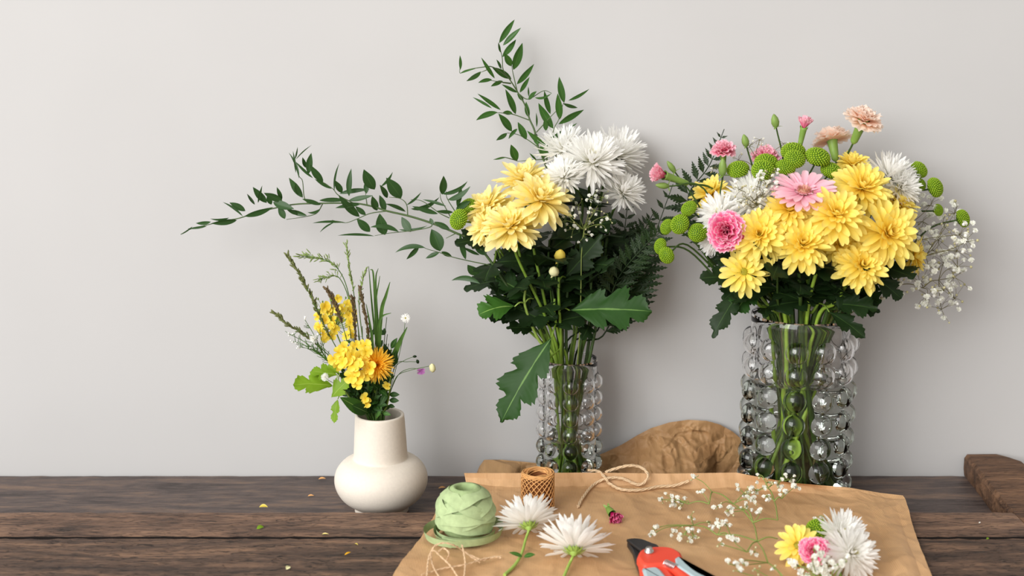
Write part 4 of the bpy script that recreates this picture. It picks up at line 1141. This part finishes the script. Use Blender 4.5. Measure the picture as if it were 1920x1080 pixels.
blade('short grass blade with tip folded right', [(625, 700, 1.74), (632, 520, 1.735), (650, 460, 1.735), (700, 440, 1.735)], .0018)
blade('flat broad grass blade low on the right side', [(680, 780, 1.74), (712, 690, 1.735), (750, 600, 1.73), (790, 520, 1.73)], .0042)
blade('thin blade behind the lower brown spike', [(600, 720, 1.75), (590, 560, 1.75), (560, 390, 1.75)], .002)
blade('thick brownish green stalk leaning on the vase rim', [(612, 900, 1.735), (605, 800, 1.735), (600, 720, 1.74)], .0036, 'stem_d')
# rapeseed
def rape(label, stem, flowers_, r, mat='rape', buds=()):
    p = wpath(stem); root = thing('rapeseed_flower', label, 'flower', p[0], 'yellow rapeseed sprigs in the stoneware vase')
    s = MB(); tube(s, catmull(p, 6), .0016, .0008, 6)
    top = p[-1]; me, ce = head_mesh('cress', 0, mat, 'ycore')
    for (x, y, Y) in flowers_:
        c = Q5(x, y, Y); tube(s, catmull([top, top.lerp(c, .6) + Vector((0, 0, -.003)), c], 4), .0005, .0004, 4)
        put_head(root, c, Vector((R_(-.7, .7), -1, R_(-.1, .9))), r * R_(.8, 1.15), 'cress', mat, None, random.randrange(3), pname='blossom')
    for (x, y, Y) in buds:
        c = Q5(x, y, Y); tube(s, [top, c], .0004, .0003, 4); blob(s, c, .0012, .0012, .002, 6, 4)
    part('stem', s, M['stem'], root)
rape('bright yellow rapeseed cluster in front above the vase rim', [(540, 900, 1.735), (500, 760, 1.725), (480, 700, 1.725)],
     [(378, 700, 1.70), (408, 662, 1.70), (440, 640, 1.705), (425, 712, 1.695), (455, 715, 1.695), (480, 680, 1.695), (478, 728, 1.69), (515, 735, 1.69), (500, 770, 1.69), (475, 800, 1.69), (510, 805, 1.69), (515, 835, 1.69), (525, 690, 1.70), (550, 715, 1.70), (555, 625, 1.71), (500, 620, 1.71), (560, 660, 1.70), (580, 750, 1.695), (560, 785, 1.695), (440, 680, 1.70), (400, 735, 1.70)], .0105)
random.seed(8)
rape('yellow rapeseed cluster higher up behind the grass spikes', [(500, 800, 1.75), (420, 620, 1.75), (380, 520, 1.75)],
     [(375 + R_(-95, 110), 490 + R_(-90, 100), R_(1.735, 1.765)) for _ in range(30)] + [(300, 520, 1.745), (290, 460, 1.75), (455, 390, 1.75), (400, 360, 1.76), (480, 470, 1.75)], .0075,
     buds=[(380 + R_(-110, 90), 430 + R_(-80, 60), 1.755) for _ in range(24)])
rape('single yellow rapeseed blossom drooping close to the vase rim', [(570, 990, 1.735), (560, 960, 1.72)], [(562, 945, 1.715), (555, 920, 1.715)], .0085)
rape('tiny yellow rapeseed blossom on the right by small leaves', [(640, 950, 1.74), (675, 870, 1.73)], [(680, 852, 1.725), (670, 845, 1.73)], .006)
# dandelion
p = wpath([(610, 900, 1.735), (605, 760, 1.73)]); root = thing('dandelion', 'orange yellow dandelion right beside the front rapeseed cluster', 'flower', p[0])
s = MB(); tube(s, catmull(p, 6), .0022, .002, 7); part('stem', s, M['stem'], root)
put_head(root, Q5(615, 730, 1.712), Vector((.35, -1, .15)), .0265, 'dandelion', 'dandelion')
# leaves of the posy
def wl_stem(label, stem, specs, mat='stem', group=None, name='leafy_stem'):
    p = wpath(stem); root = thing(name, label, 'leafy stem', p[0], group)
    s = MB(); cv = catmull(p, 6); tube(s, cv, .0016, .001, 6)
    lf = []
    for (b, t, w, Yb, Yt, lob, mt, nrm) in specs:
        bb = Q5(b[0], b[1], Yb); q = min(cv[6:], key=lambda z: (z - bb).length); tube(s, [q, bb], .0009, .0007, 5)
        k = MB(); leafblade(k, bb, Q5(t[0], t[1], Yt), w / 3 * mpp(bb), Vector(nrm), .1, 30 if lob else 10, lob, 0, .1, None, .08 if lob else 0)
        lf.append((k, mt))
    part('stem', s, M[mat], root)
    for k, mt in lf: part('leaf', k, M[mt], root)
    return root
wl_stem('stem with lime green toothed leaves spreading left of the stoneware vase', [(480, 930, 1.73), (420, 850, 1.715), (380, 830, 1.71)],
        [((375, 850), (150, 845), 80, 1.71, 1.70, 3, 'lime', (0, -.6, 1)), ((400, 790), (250, 770), 52, 1.715, 1.715, 3, 'lime', (0, -.7, .8)), ((365, 915), (455, 820), 52, 1.70, 1.70, 3, 'lime', (-.3, -1, .5)), ((400, 925), (380, 1060), 30, 1.70, 1.69, 3, 'lime', (-.5, -1, .1)), ((410, 780), (345, 735), 36, 1.72, 1.72, 3, 'lime', (0, -1, .6))], 'stem_l')
wl_stem('stem with dark smooth leaf curling over the left rim of the stoneware vase', [(530, 1000, 1.735), (520, 985, 1.725)],
        [((560, 1005), (412, 915), 40, 1.72, 1.69, 0, 'leaf_b', (0, -1, .6)), ((565, 1000), (480, 960), 34, 1.715, 1.70, 0, 'leaf', (0, -1, .5))])
wl_stem('small leaved dark stem at the right rim of the stoneware vase', [(670, 980, 1.74), (690, 890, 1.735), (700, 700, 1.735)],
        [((690, 900), (748, 900), 16, 1.735, 1.73, 0, 'leaf', (0, -1, .5)), ((690, 930), (745, 935), 16, 1.735, 1.73, 0, 'leaf', (0, -1, .5)), ((685, 960), (722, 970), 12, 1.735, 1.73, 0, 'leaf', (0, -1, .5)), ((700, 750), (730, 650), 22, 1.735, 1.73, 0, 'leaf', (.5, -1, .2)), ((680, 880), (640, 960), 18, 1.73, 1.72, 0, 'leaf', (0, -1, .5)), ((690, 720), (660, 610), 24, 1.735, 1.73, 0, 'leaf_d', (0, -1, .3)), ((700, 640), (735, 580), 16, 1.735, 1.73, 0, 'leaf', (0, -1, .5)), ((650, 1000), (700, 1015), 12, 1.725, 1.72, 0, 'leaf_b', (0, -1, .5)), ((620, 1030), (650, 960), 10, 1.72, 1.72, 0, 'leaf_b', (0, -1, .5)), ((690, 690), (640, 640), 22, 1.73, 1.72, 0, 'leaf_d', (0, -1, .5))])
random.seed(31)
root = thing('weed_stem', 'bunch of fine dark green weed stems packed in the stoneware vase neck', 'leafy stem', VW['c'] + Vector((0, 0, .07)))
s = MB(); f = MB()
for i in range(84):
    x = R_(400, 690); p = wpath([((x + 560) / 2 + 10, 930, 1.735 + R_(-.012, .015)), (x, R_(430 if i % 2 and x > 430 else 560, 860), R_(1.735, 1.77))])
    cv = catmull(p, 5); tube(s, cv, .0008, .0005, 4)
    for k in range(5):
        a = cv[int(R_(.45, 1) * (len(cv) - 1))]; d = rdir(-.3, 1); l = R_(.008, .022)
        leafblade(f, a, a + d * l, l * .22, Vector((R_(-.4, .4), -1, .4)), .1, 5)
part('stem', s, M['stem_d'], root); part('leaves', f, M['leaf'], root)
root = thing('weed_stem', 'thin weed with fine curved seed pods leaning left of the yellow blossom', 'leafy stem', VW['c'] + Vector((0, 0, .07)))
s = MB(); f = MB()
for (tx, ty) in [(130, 560), (150, 600), (210, 470), (240, 640), (260, 600), (180, 630), (300, 560)]:
    p = wpath([(470, 860, 1.735), (350, 720, 1.725), ((tx + 330) / 2, (ty + 690) / 2 - 10, 1.72), (tx, ty, 1.72)]); cv = catmull(p, 7); tube(s, cv, .0009, .0004, 4)
    m = len(cv) - 1
    for k in range(11):
        a = cv[int(R_(.62, 1) * m)]; d = (rdir(-.2, 1) + Vector((-.5, 0, .4))).normalized(); l = R_(.006, .016)
        tube(s, catmull([a, a + d * l * .5 + Vector((0, 0, -.001)), a + d * l], 3), .0005, .0003, 4)
    for k in range(5):
        a = cv[-1] + rdir(-1, 1) * R_(.001, .005); blob(f, a, .0013, seg=6, ring=4, jit=.2)
part('stem', s, M['grass'], root); part('blossoms', f, M['gyp'], root)
def tiny(label, stem, c, r, kind, mat, core, axis):
    p = wpath(stem); root = thing('wild_flower', label, 'flower', p[0], 'tiny wild flowers on thin stalks in the stoneware vase')
    s = MB(); tube(s, catmull(p, 6), .0006, .0004, 5); part('stem', s, M['grass'], root)
    if kind: put_head(root, Q5(*c), Vector(axis), r, kind, mat, core, pname='petals')
    else:
        k = MB(); blob(k, Q5(*c), r * .7, r * .7, r, 8, 6, .1, axis=Vector(axis)); part('bud', k, M[mat], root)
tiny('tiny white daisy with yellow heart on a thin stalk at right', [(690, 900, 1.74), (740, 700, 1.735), (770, 560, 1.735), (780, 480, 1.735)], (782, 470, 1.735), .0072, 'daisy', 'white', 'ycore', (0, -1, .5))
tiny('tiny violet blossom on a thin stalk farthest right', [(690, 900, 1.74), (740, 790, 1.735), (800, 755, 1.73), (862, 755, 1.73)], (868, 766, 1.73), .0068, 'cress', 'violet', None, (.2, -1, -.5))
tiny('pale cream bell bud at the very right end of a thin stalk', [(690, 910, 1.74), (730, 800, 1.735), (800, 765, 1.73), (920, 738, 1.73)], (932, 750, 1.73), .0065, None, 'cream', None, (.2, 0, -1))
tiny('tiny dark bud highest of the thin stalks at right', [(690, 880, 1.745), (720, 750, 1.74), (780, 705, 1.74), (830, 686, 1.74)], (833, 685, 1.74), .0028, None, 'leaf_d', None, (1, 0, 0))
tiny('tiny dark bud under the highest one on thin stalks at right', [(690, 880, 1.745), (725, 730, 1.74), (790, 715, 1.74), (845, 715, 1.74)], (849, 714, 1.74), .0032, None, 'leaf_d', None, (.3, 0, -1))
tiny('tiny white blossom tuft by the lime leaves at left', [(500, 920, 1.73), (400, 850, 1.71), (340, 815, 1.705)], (330, 802, 1.70), .006, 'spider', 'white', 'wcore', (-.3, -1, .3))
tiny('tiny white blossom tuft in the seed pods left of the yellow blossom', [(490, 880, 1.74), (380, 700, 1.73), (275, 600, 1.725)], (265, 585, 1.72), .006, 'spider', 'white', 'wcore', (-.3, -1, .3))

# ------------------------------------------------------------------ ribbon ball
c = PZ(873, 1003, PAPER + .003); root = thing('ribbon_ball', 'ball of flat sage green paper ribbon beside the paper edge', 'ribbon', c)
prf = [(.006, .005), (.027, .004), (.033, .010), (.0375, .022), (.039, .034), (.0375, .046), (.033, .058), (.026, .068), (.019, .0725), (.0155, .0725), (.0135, .069), (.0125, .055), (.012, .03), (.001, .028)]
prf = [(r * .9, z * .93) for r, z in prf]
cv = catmull([Vector((r, 0, z)) for r, z in prf], 4)
mb = MB(); lathe(mb, [(max(1e-4, p.x), p.z) for p in cv], c, 48); part('winding', mb, M['ribbon_d'], root)
def rad_at(z):
    o = cv[: int(len(cv) * .72)]
    for a, b in zip(o, o[1:]):
        if a.z <= z <= b.z: return a.x + (b.x - a.x) * (z - a.z) / max(1e-6, b.z - a.z)
    return o[-1].x if z > .05 else .03
random.seed(3)
mb = MB()
for (zc, tilt, ph, w, lift) in [(.054, .55, .6, .006, .0008), (.052, .6, 2.2, .006, .0010), (.05, .62, 4.4, .006, .0014), (.036, .35, 1.2, .0058, .0018), (.030, .3, 2.9, .006, .0022), (.024, .2, 4.4, .006, .0026), (.042, .6, 5.4, .006, .002)]:
    rows = []
    for k in range(65):
        a = 2 * PI * k / 64
        z = zc + .032 * tilt * math.sin(a + ph) + .0008 * math.sin(5 * a)
        rws = []
        for s_ in (-1, -.4, .4, 1):
            zz = max(.006, min(.066, z * .93 + s_ * w * 1.25))
            r = rad_at(zz) + lift * 1.3 + .0034 * ((1 - s_) / 2) ** 2
            rws.append(c + Vector((r * math.cos(a), r * math.sin(a), zz)))
        rows.append(rws)
    mb.grid(rows, None)
part('ribbon_bands', mb, M['ribbon'], root)
mb = MB()     # loose turns of ribbon lying round the foot
def loop_strip(fn, n, w):
    rows = []
    for k in range(n + 1):
        p, lean = fn(k / n)
        out = Vector((p.x - c.x, p.y - c.y, 0)).normalized()
        rows.append([p + out * lean * w * .0, p + Vector((0, 0, w * .5)) + out * lean * w * .25, p + Vector((0, 0, w)) + out * lean * w * .5])
    mb.grid(rows, None)
    mb.grid([[q + Vector((.0003, .0003, 0)) for q in r[::-1]] for r in rows], None)
loop_strip(lambda u: (c + Vector((.043 * math.cos(6.6 * u - 2.4) + .004, .043 * math.sin(6.6 * u - 2.4) - .002, .001 + .003 * math.sin(5 * u))), .6), 70, .011)
loop_strip(lambda u: (c + Vector((-.010 + .043 * math.cos(5.2 * u + .4), .040 * math.sin(5.2 * u + .4) - .004, .001)), .5), 60, .010)
loop_strip(lambda u: (c + Vector((.038 * math.cos(4 * u + 2.2), .037 * math.sin(4 * u + 2.2), .002)), .3), 40, .009)
part('loose_ribbon', mb, M['ribbon'], root)

# ------------------------------------------------------------------ cord spool
c = PZ(1008, 951, PAPER + .002); root = thing('cord_spool', 'spool of tan twisted paper cord behind the white cut flowers', 'cord spool', c)
mb = MB(); lathe(mb, [(.001, .001), (.0210, .001), (.0210, .047), (.0195, .049), (.0155, .049), (.015, .046), (.0145, .02), (.001, .018)], c, 36); part('core', mb, M['cane_d'], root)
mb = MB(); hgt = .050
for sg in (-1, 1):
    for k in range(19):
        pts = []
        for i in range(49):
            u = i / 48; a = sg * u * 2.4 + 2 * PI * k / 19
            z = .0012 + (hgt - .002) * (.5 - .5 * math.cos(PI * u))
            r = .0223 + (.0006 if sg > 0 else 0) - (.001 if u > .97 or u < .03 else 0)
            pts.append(c + Vector((r * math.cos(a), r * math.sin(a), z)))
        tube(mb, pts, .00075, None, 5)
for k in range(11):
    r = .0226 - .0008 * k; z = hgt + .0006 * math.sin(k * 2.0) - (.0004 * max(0, k - 6))
    pts = [c + Vector(((r + .0006 * math.sin(3 * a + k)) * math.cos(a), (r + .0006 * math.sin(3 * a + k)) * math.sin(a), z + .0012 * math.sin(2 * a + k * 1.7))) for a in [2 * PI * i / 40 for i in range(41)]]
    tube(mb, pts, .0009, None, 5)
for k in range(10):
    z = hgt - .004 * k; r = .0146
    tube(mb, [c + Vector((r * math.cos(a), r * math.sin(a), z + .004 * math.sin(a + k))) for a in [2 * PI * i / 30 for i in range(31)]], .0009, None, 4)
part('cord', mb, M['cane'], root)

# ------------------------------------------------------------------ twine
def PC(px, py, h):
    d = ray(px, py).normalized(); hit = _bv.ray_cast(CAM, d)
    if hit[0] is None: return P(px, py, 1.752)
    n = hit[1] if hit[1].dot(d) < 0 else -hit[1]
    return hit[0] + n * (h * .6 + .0012)
def twine(label, paths, r, mat, name, group=None, ply=3):
    p0 = PZ(*paths[0][0][:2], PAPER + .002); mb = MB()
    for pth in paths:
        pts = catmull([(PC(x, y, h + r) if ply == 3 else PZ(x, y, PAPER + h + r)) for x, y, h in pth], 14)
        L = 0; ln = [0]
        for a, b in zip(pts, pts[1:]): L += (b - a).length; ln.append(L)
        for k in range(ply):
            st = []
            for i, p in enumerate(pts):
                tg = (pts[min(i + 1, len(pts) - 1)] - pts[max(i - 1, 0)]); a, b = frame(tg)
                an = ln[i] / (r * 7) * 2 * PI / 2 + 2 * PI * k / ply
                st.append(p + (a * math.cos(an) + b * math.sin(an)) * r * .55)
            tube(mb, st, r * .58, None, 5)
        for i in range(int(L / .0016)):                       # loose fibres
            p = pts[random.randrange(len(pts))]; d = rdir(-.3, 1)
            tube(mb, [p, p + d * r * R_(1.2, 2.6)], .00012, .00008, 3, cap=False)
    return solo(name, mb, M[mat], label, 'string', p0, group)
twine('looped piece of hairy jute twine on the paper before the narrow vase', [[(1084, 954, .001), (1092, 938, .002), (1112, 912, .003), (1138, 897, .007), (1165, 898, .006), (1192, 910, .004), (1206, 908, .006), (1213, 893, .016), (1203, 877, .026), (1180, 873, .028), (1150, 880, .024), (1135, 886, .022)],
       [(1102, 882, .024), (1122, 884, .022), (1136, 898, .010), (1143, 910, .004), (1165, 922, .002), (1200, 923, .002), (1235, 917, .003), (1262, 912, .006), (1290, 905, .011)]], .0021, 'jute', 'jute_twine')
twine('tangled pale raffia strings at the front left of the paper', [[(825, 1085, .002), (812, 1062, .004), (808, 1040, .012), (815, 1024, .022), (832, 1018, .026), (850, 1022, .022), (868, 1032, .012), (885, 1045, .006), (900, 1055, .002)],
       [(800, 1085, .002), (803, 1050, .010), (812, 1032, .020), (828, 1045, .012), (845, 1062, .006), (860, 1085, .002)], [(870, 1085, .002), (872, 1055, .008), (868, 1030, .016), (866, 1022, .018)], [(790, 1078, .002), (830, 1066, .003), (875, 1058, .005), (905, 1048, .006), (940, 1043, .004)], [(880, 1040, .008), (905, 1050, .004), (925, 1044, .004), (940, 1046, .003)], [(838, 1050, .004), (842, 1038, .016), (832, 1028, .02), (822, 1034, .018)]], .0011, 'jute_l', 'raffia_string', None, 2)

# ------------------------------------------------------------------ cut flowers lying on the paper
def lying_mum(label, cx, cy, h, rp, ax, stem, leaves, group, spin=0):
    hp = PZ(cx, cy, PAPER + h); ax = Vector(ax).normalized(); r = rp * mpp(hp)
    root = thing('spider_chrysanthemum', label, 'flower', PZ(stem[-1][0], stem[-1][1], PAPER), group)
    put_head(root, hp, ax, r, 'spiderfan', 'white', 'wcore', spin)
    k = MB(); lathe(k, [(.0018, -.008), (r * .1, -.005), (r * .17, .001), (r * .2, r * .08)], hp, 14, axis=ax)
    q = Vector((0, 0, 1)).rotation_difference(ax)
    for i in range(22):
        a = 2 * PI * i / 22; d = q @ Vector((math.cos(a), math.sin(a), 0))
        leafblade(k, hp + d * r * .08 - ax * .004, hp + d * r * (.26 + .08 * (i % 2)) + ax * r * .03, r * .04, -ax, .15, 4)
    part('calyx', k, M['stem_l'], root)
    s = MB(); pts = [hp - ax * .006] + [PZ(x, y, PAPER + hh) for x, y, hh in stem]; cvv = catmull(pts, 6); tube(s, cvv, .0017, .0022, 7)
    part('stem', s, M['stem_l'], root)
    for (b, t, w) in leaves:
        k = MB(); leafblade(k, PZ(b[0], b[1], PAPER + .008), PZ(t[0], t[1], PAPER + .012), w * mpp(hp), Vector((0, -.4, 1)), .12, 8); part('leaf', k, M['leaf_b'], root)
_old = mum_head
def mum_head(kind, var):
    if kind != 'spiderfan': return _old(kind, var)
    rnd = random.Random(400 + var); u = rnd.uniform; mb = MB(); core = MB()
    for k, (n, L, W, e0, e1) in enumerate([(24, 1.0, .07, 6, 14), (26, 1.0, .068, 16, 26), (24, .97, .062, 26, 38), (20, .9, .056, 36, 48), (16, .8, .05, 52, 66), (10, .6, .045, 70, 82)]):
        for i in range(n):
            petal(mb, 2 * PI * (i + .5 * (k % 2)) / n + u(-.1, .1), .05, .01 + .03 * k, L * u(.8, 1.08), W * u(.85, 1.2), e0 + u(-8, 8), e1 + u(-14, 14), u(.3, .6), pr_needle, 6, 2, side=u(-.1, .1))
    for i in range(12): petal(core, u(0, 6.28), .03, .1, .2, .02, u(50, 85), 85, .3, pr_needle, 3, 2)
    return mb, core
G = 'white cut flowers lying face away on the brown paper'
lying_mum('white cut flower with two small stem leaves, right in front of the cord spool', 991, 985, .022, 62, (-.10, .74, .66), [(986, 1010, .010), (978, 1038, .005), (965, 1060, .003), (946, 1078, .002)], [((980, 1044), (954, 1036), 5), ((982, 1044), (1004, 1040), 6)], G, 0)
lying_mum('white cut flower with ragged drooping petals left of the secateurs', 1076, 1032, .022, 72, (.05, .70, .66), [(1070, 1052, .008), (1060, 1075, .004), (1050, 1100, .003)], [], G, 1)
# tiny magenta carnation head
hp = PZ(1146, 961, PAPER + .010); root = thing('carnation', 'small cut magenta carnation head with green calyx alone on the paper', 'flower', PZ(1146, 968, PAPER))
ax = Vector((.35, -.8, -.25)).normalized()
put_head(root, hp, ax, .019, 'halfcarn', 'magenta')
k = MB(); lathe(k, [(.0008, -.012), (.0035, -.010), (.0052, -.004), (.0058, .003)], hp, 12, axis=ax)
for d in ((-1, .2, .6), (.2, .3, 1), (-.5, .5, -.2)): leafblade(k, hp - ax * .008, hp - ax * .012 + Vector(d) * .006, .0018, Vector((0, -1, .4)), .1, 4)
part('calyx', k, M['calyx'], root)

# small posy
def laid(label, px, py, h, rp, ax, kind, mat, core, name, group=None, stalk=(0, 0), zs=1, var=None):
    hp = PZ(px, py, PAPER + h); ax = Vector(ax).normalized(); r = rp * mpp(hp)
    root = thing(name, label, 'flower', PZ(px, py + 8, PAPER), group)
    put_head(root, hp, ax, r, kind, mat, core, var, zs)
    s = MB(); e = PZ(px + stalk[0], py + stalk[1], PAPER + .004)
    b = hp - ax * .03; b.z = max(b.z, PAPER + .004)
    tube(s, catmull([hp, hp - ax * .012, b.lerp(e, .5), e], 5), .0016, .002, 6); part('stem', s, M['stem'], root)
    k = MB(); lathe(k, [(.002, -.006), (r * .16, -.003), (r * .24, .003)], hp, 12, axis=ax); part('calyx', k, M['calyx'], root)
    return root
G = 'flowers of the small posy on the brown paper'
laid('yellow daisy like flower on the left of the small posy', 1496, 1024, .022, 46, (-.3, -.75, .6), 'daisy', 'yellow', 'ycore', 'chrysanthemum', G, (50, 60), var=1)
laid('lime green button flower at the back of the small posy', 1533, 996, .030, 23, (-.1, -.5, .85), 'button', 'green_button', 'green_button', 'button_chrysanthemum', G, (20, 60))
laid('bright pink ruffled carnation in the middle of the small posy', 1527, 1034, .026, 32, (-.15, -.85, .5), 'carnation', 'hotpink', None, 'carnation', G, (30, 60))
laid('white spider flower upper of two in the small posy', 1576, 1006, .028, 52, (.2, -.55, .8), 'spider', 'white', 'wcore', 'spider_chrysanthemum', G, (0, 70), var=0)
laid('white spider flower lower of two in the small posy', 1592, 1038, .026, 54, (.3, -.8, .5), 'spider', 'white', 'wcore', 'spider_chrysanthemum', G, (-10, 60), var=1)

# ------------------------------------------------------------------ secateurs
root = thing('secateurs', 'red and grey garden secateurs with black blades on the paper', 'secateurs', PZ(1270, 1060, PAPER))
def slab(name, out, z0, z1, mat, bev=.0018, label=None):
    """a flat shape with a rounded edge: outline at the height of its top face"""
    top = [PZ(x, y, PAPER + z1) for x, y in out]
    top = [Vector((p.x, p.y, 0)) for p in catmull([*top, top[0]], 5)[:-1]]
    n = len(top); ctr = sum(top, Vector()) / n
    area = sum(top[i].x * top[(i + 1) % n].y - top[(i + 1) % n].x * top[i].y for i in range(n))
    if area < 0: top = top[::-1]
    def inset(d, z):
        r = []
        for i, p in enumerate(top):
            t = (top[(i + 1) % n] - top[i - 1]); t = t.normalized() if t.length else Vector((1, 0, 0))
            r.append(Vector((p.x - t.y * d, p.y + t.x * d, PAPER + z)))
        return r
    rows = [inset(bev, z0), inset(bev * .3, z0 + bev * .3), inset(0, z0 + bev), inset(0, z1 - bev), inset(bev * .3, z1 - bev * .3), inset(bev, z1)]
    m = MB(); m.grid(rows, None, 0, True)
    m.add(rows[-1], [tuple(range(n))]); m.add(rows[0], [tuple(range(n))[::-1]])
    o = part(name, m, M[mat], root, True, label)
    if name == 'grip': o.parent = slab.handle
    if name == 'handle': slab.handle = o
    return o
slab('counter_blade', [(1176, 1012), (1186, 1030), (1194, 1052), (1204, 1068), (1230, 1066), (1224, 1040), (1210, 1022), (1190, 1012)], .006, .014, 'blade')
slab('blade', [(1175, 1007), (1186, 1004), (1204, 1006), (1222, 1012), (1234, 1018), (1238, 1032), (1220, 1036), (1204, 1030), (1188, 1018)], .015, .019, 'blade', .0012)
slab('handle', [(1194, 1037), (1200, 1027), (1214, 1022), (1235, 1019), (1258, 1020), (1276, 1028), (1281, 1037), (1290, 1050), (1320, 1070), (1360, 1092), (1420, 1120), (1440, 1134), (1425, 1146), (1380, 1128), (1330, 1102), (1290, 1080), (1262, 1058), (1246, 1050), (1222, 1050), (1205, 1048)], .012, .026, 'red', .004, 'red right hand handle with pivot head')
slab('grip', [(1265, 1040), (1272, 1036), (1280, 1038), (1290, 1048), (1312, 1062), (1345, 1080), (1400, 1108), (1430, 1122), (1438, 1134), (1420, 1128), (1365, 1104), (1316, 1082), (1284, 1062), (1268, 1052)], .014, .0275, 'grip', .003, 'grey grip of the right handle')
slab('handle', [(1196, 1044), (1212, 1046), (1240, 1048), (1254, 1058), (1268, 1074), (1300, 1096), (1350, 1130), (1370, 1150), (1340, 1170), (1270, 1140), (1226, 1110), (1208, 1080)], .006, .021, 'red', .004, 'red left handle')
slab('grip', [(1204, 1056), (1216, 1053), (1230, 1054), (1240, 1060), (1252, 1074), (1290, 1102), (1340, 1136), (1350, 1150), (1334, 1160), (1276, 1134), (1230, 1106), (1214, 1084)], .008, .0235, 'grip', .0035, 'grey grip of the left handle')
for (x, y, z, r, nm) in ((1217, 1029, .0265, .0058, 'pivot_screw'), (1255, 1059, .020, .0042, 'spring')):
    k = MB(); q = PZ(x, y, PAPER + z)
    if nm == 'pivot_screw': lathe(k, [(.0001, .0022), (r * .7, .002), (r * .78, .001), (r * .78, -.001), (r, -.0015), (r * 1.05, -.004)], q, 18)
    else: 
        d = Vector((.6, -.75, 0)).normalized(); a, b = frame(d)
        tube(k, [q + d * (i * .0003 - .006) + (a * math.cos(i * .7) + b * math.sin(i * .7)) * r for i in range(60)], .0008, None, 5)
    part(nm, k, M['steel'], root)

# ------------------------------------------------------------------ scraps on the table
def scrap(name, label, px, py, z, L, w, mat, ang, group):
    p = PZ(px, py, z + .0012); d = Vector((math.cos(ang), math.sin(ang), .12))
    k = MB(); leafblade(k, p - d * L / 2, p + d * L / 2, w, Vector((.2, -.4, 1)), .25, 6, 0, 0, .4)
    solo(name, k, M[mat], label, 'petal' if 'petal' in name else 'leaf scrap', p, group)
G = 'fallen scraps on the table boards'
scrap('fallen_petal', 'bright yellow petal on the back board left of the stoneware vase', 494, 951, TOP - .012, .014, .0036, 'yellow', -.3, G)
scrap('leaf_scrap', 'pale green leaf scrap on the narrow plank under the yellow petal', 488, 990, TOP, .010, .0034, 'lime', .4, G)
scrap('fallen_petal', 'pale yellow petal scrap on the plank left of the vase foot', 610, 1002, TOP, .010, .0014, 'yellow_pale', -.2, G)
scrap('leaf_scrap', 'faint dry scrap far back on the board left of the stoneware vase', 604, 898, T, .012, .002, 'cane', -.1, G)
scrap('leaf_scrap', 'faint dry scrap on the back board nearest the left of the vase belly', 583, 930, T, .010, .0018, 'cane', -.1, G)
scrap('fallen_petal', 'thin yellow petal scrap on the front plank nearest below the vase', 668, 1021, TOP, .008, .0012, 'yellow', -.8, G)
scrap('fallen_petal', 'orange petal scrap lowest on the front plank by the paper', 652, 1038, TOP, .010, .0013, 'dandelion', .7, G)
scrap('leaf_scrap', 'pale scrap on the back board right of the stoneware vase', 829, 915, T, .012, .002, 'cane', 0, G)
scrap('leaf_scrap', 'tiny pale scrap on the narrow plank at far right', 1837, 980, TOP, .004, .001, 'gyp', .5, G)
scrap('leaf_scrap', 'tiny green scrap on the front plank at far right', 1852, 1010, TOP, .005, .0014, 'lime', .5, G)
scrap('leaf_scrap', 'small pale chip on the front plank low left of middle', 540, 1065, TOP, .008, .003, 'cream', 1.2, G)

# ------------------------------------------------------------------ light and camera
def area(name, loc, target, sx, sy, power, col):
    l = bpy.data.lights.new(name, 'AREA'); l.shape = 'RECTANGLE'; l.size = sx; l.size_y = sy; l.energy = power; l.color = col
    o = bpy.data.objects.new(name, l); COL.objects.link(o); o.location = loc
    o.rotation_euler = (Vector(target) - Vector(loc)).to_track_quat('-Z', 'Y').to_euler()
    return o
area('window_light', (-4.6, -2.2, T + 2.7), (.1, 1.8, T + .2), 2.6, 3.8, 205, (1, .995, .985))
area('window_light', (-2.9, -3.6, T + 2.7), (.1, 1.8, T + .2), 2.6, 3.8, 205, (1, .995, .985))
w = bpy.data.worlds.new('room'); bpy.context.scene.world = w; w.use_nodes = True
nt = w.node_tree; bg = nt.nodes['Background']
tc = N(nt, 'ShaderNodeTexCoord'); sx = N(nt, 'ShaderNodeSeparateXYZ')
nt.links.new(tc.outputs['Generated'], sx.inputs[0])
mr = N(nt, 'ShaderNodeMapRange', interpolation_type='SMOOTHSTEP')
mr.inputs[1].default_value = -.6; mr.inputs[2].default_value = .9
nt.links.new(sx.outputs['X'], mr.inputs[0])
wr = ramp(nt, [(0.0, (1.12, 1.10, 1.08, 1)), (1.0, (.36, .30, .25, 1))], mr.outputs[0])      # bright room to the left, dim warm side to the right
nt.links.new(wr.outputs[0], bg.inputs[0]); bg.inputs[1].default_value = 1.0

cam = bpy.data.cameras.new('camera'); co = bpy.data.objects.new('camera', cam); COL.objects.link(co)
cam.sensor_width = 36; cam.lens = 36 * F / 1920
co.location = CAM; co.rotation_euler = (PI / 2 - PITCH, 0, 0)
cam.clip_start = .05
cam.dof.use_dof = True; cam.dof.focus_distance = 1.80; cam.dof.aperture_fstop = 3.5
sc = bpy.context.scene; sc.camera = co
sc.view_settings.view_transform = 'Standard'; sc.view_settings.look = 'None'; sc.view_settings.gamma = 1; sc.view_settings.exposure = .14
sc.cycles.max_bounces = 24; sc.cycles.transmission_bounces = 20; sc.cycles.transparent_max_bounces = 12
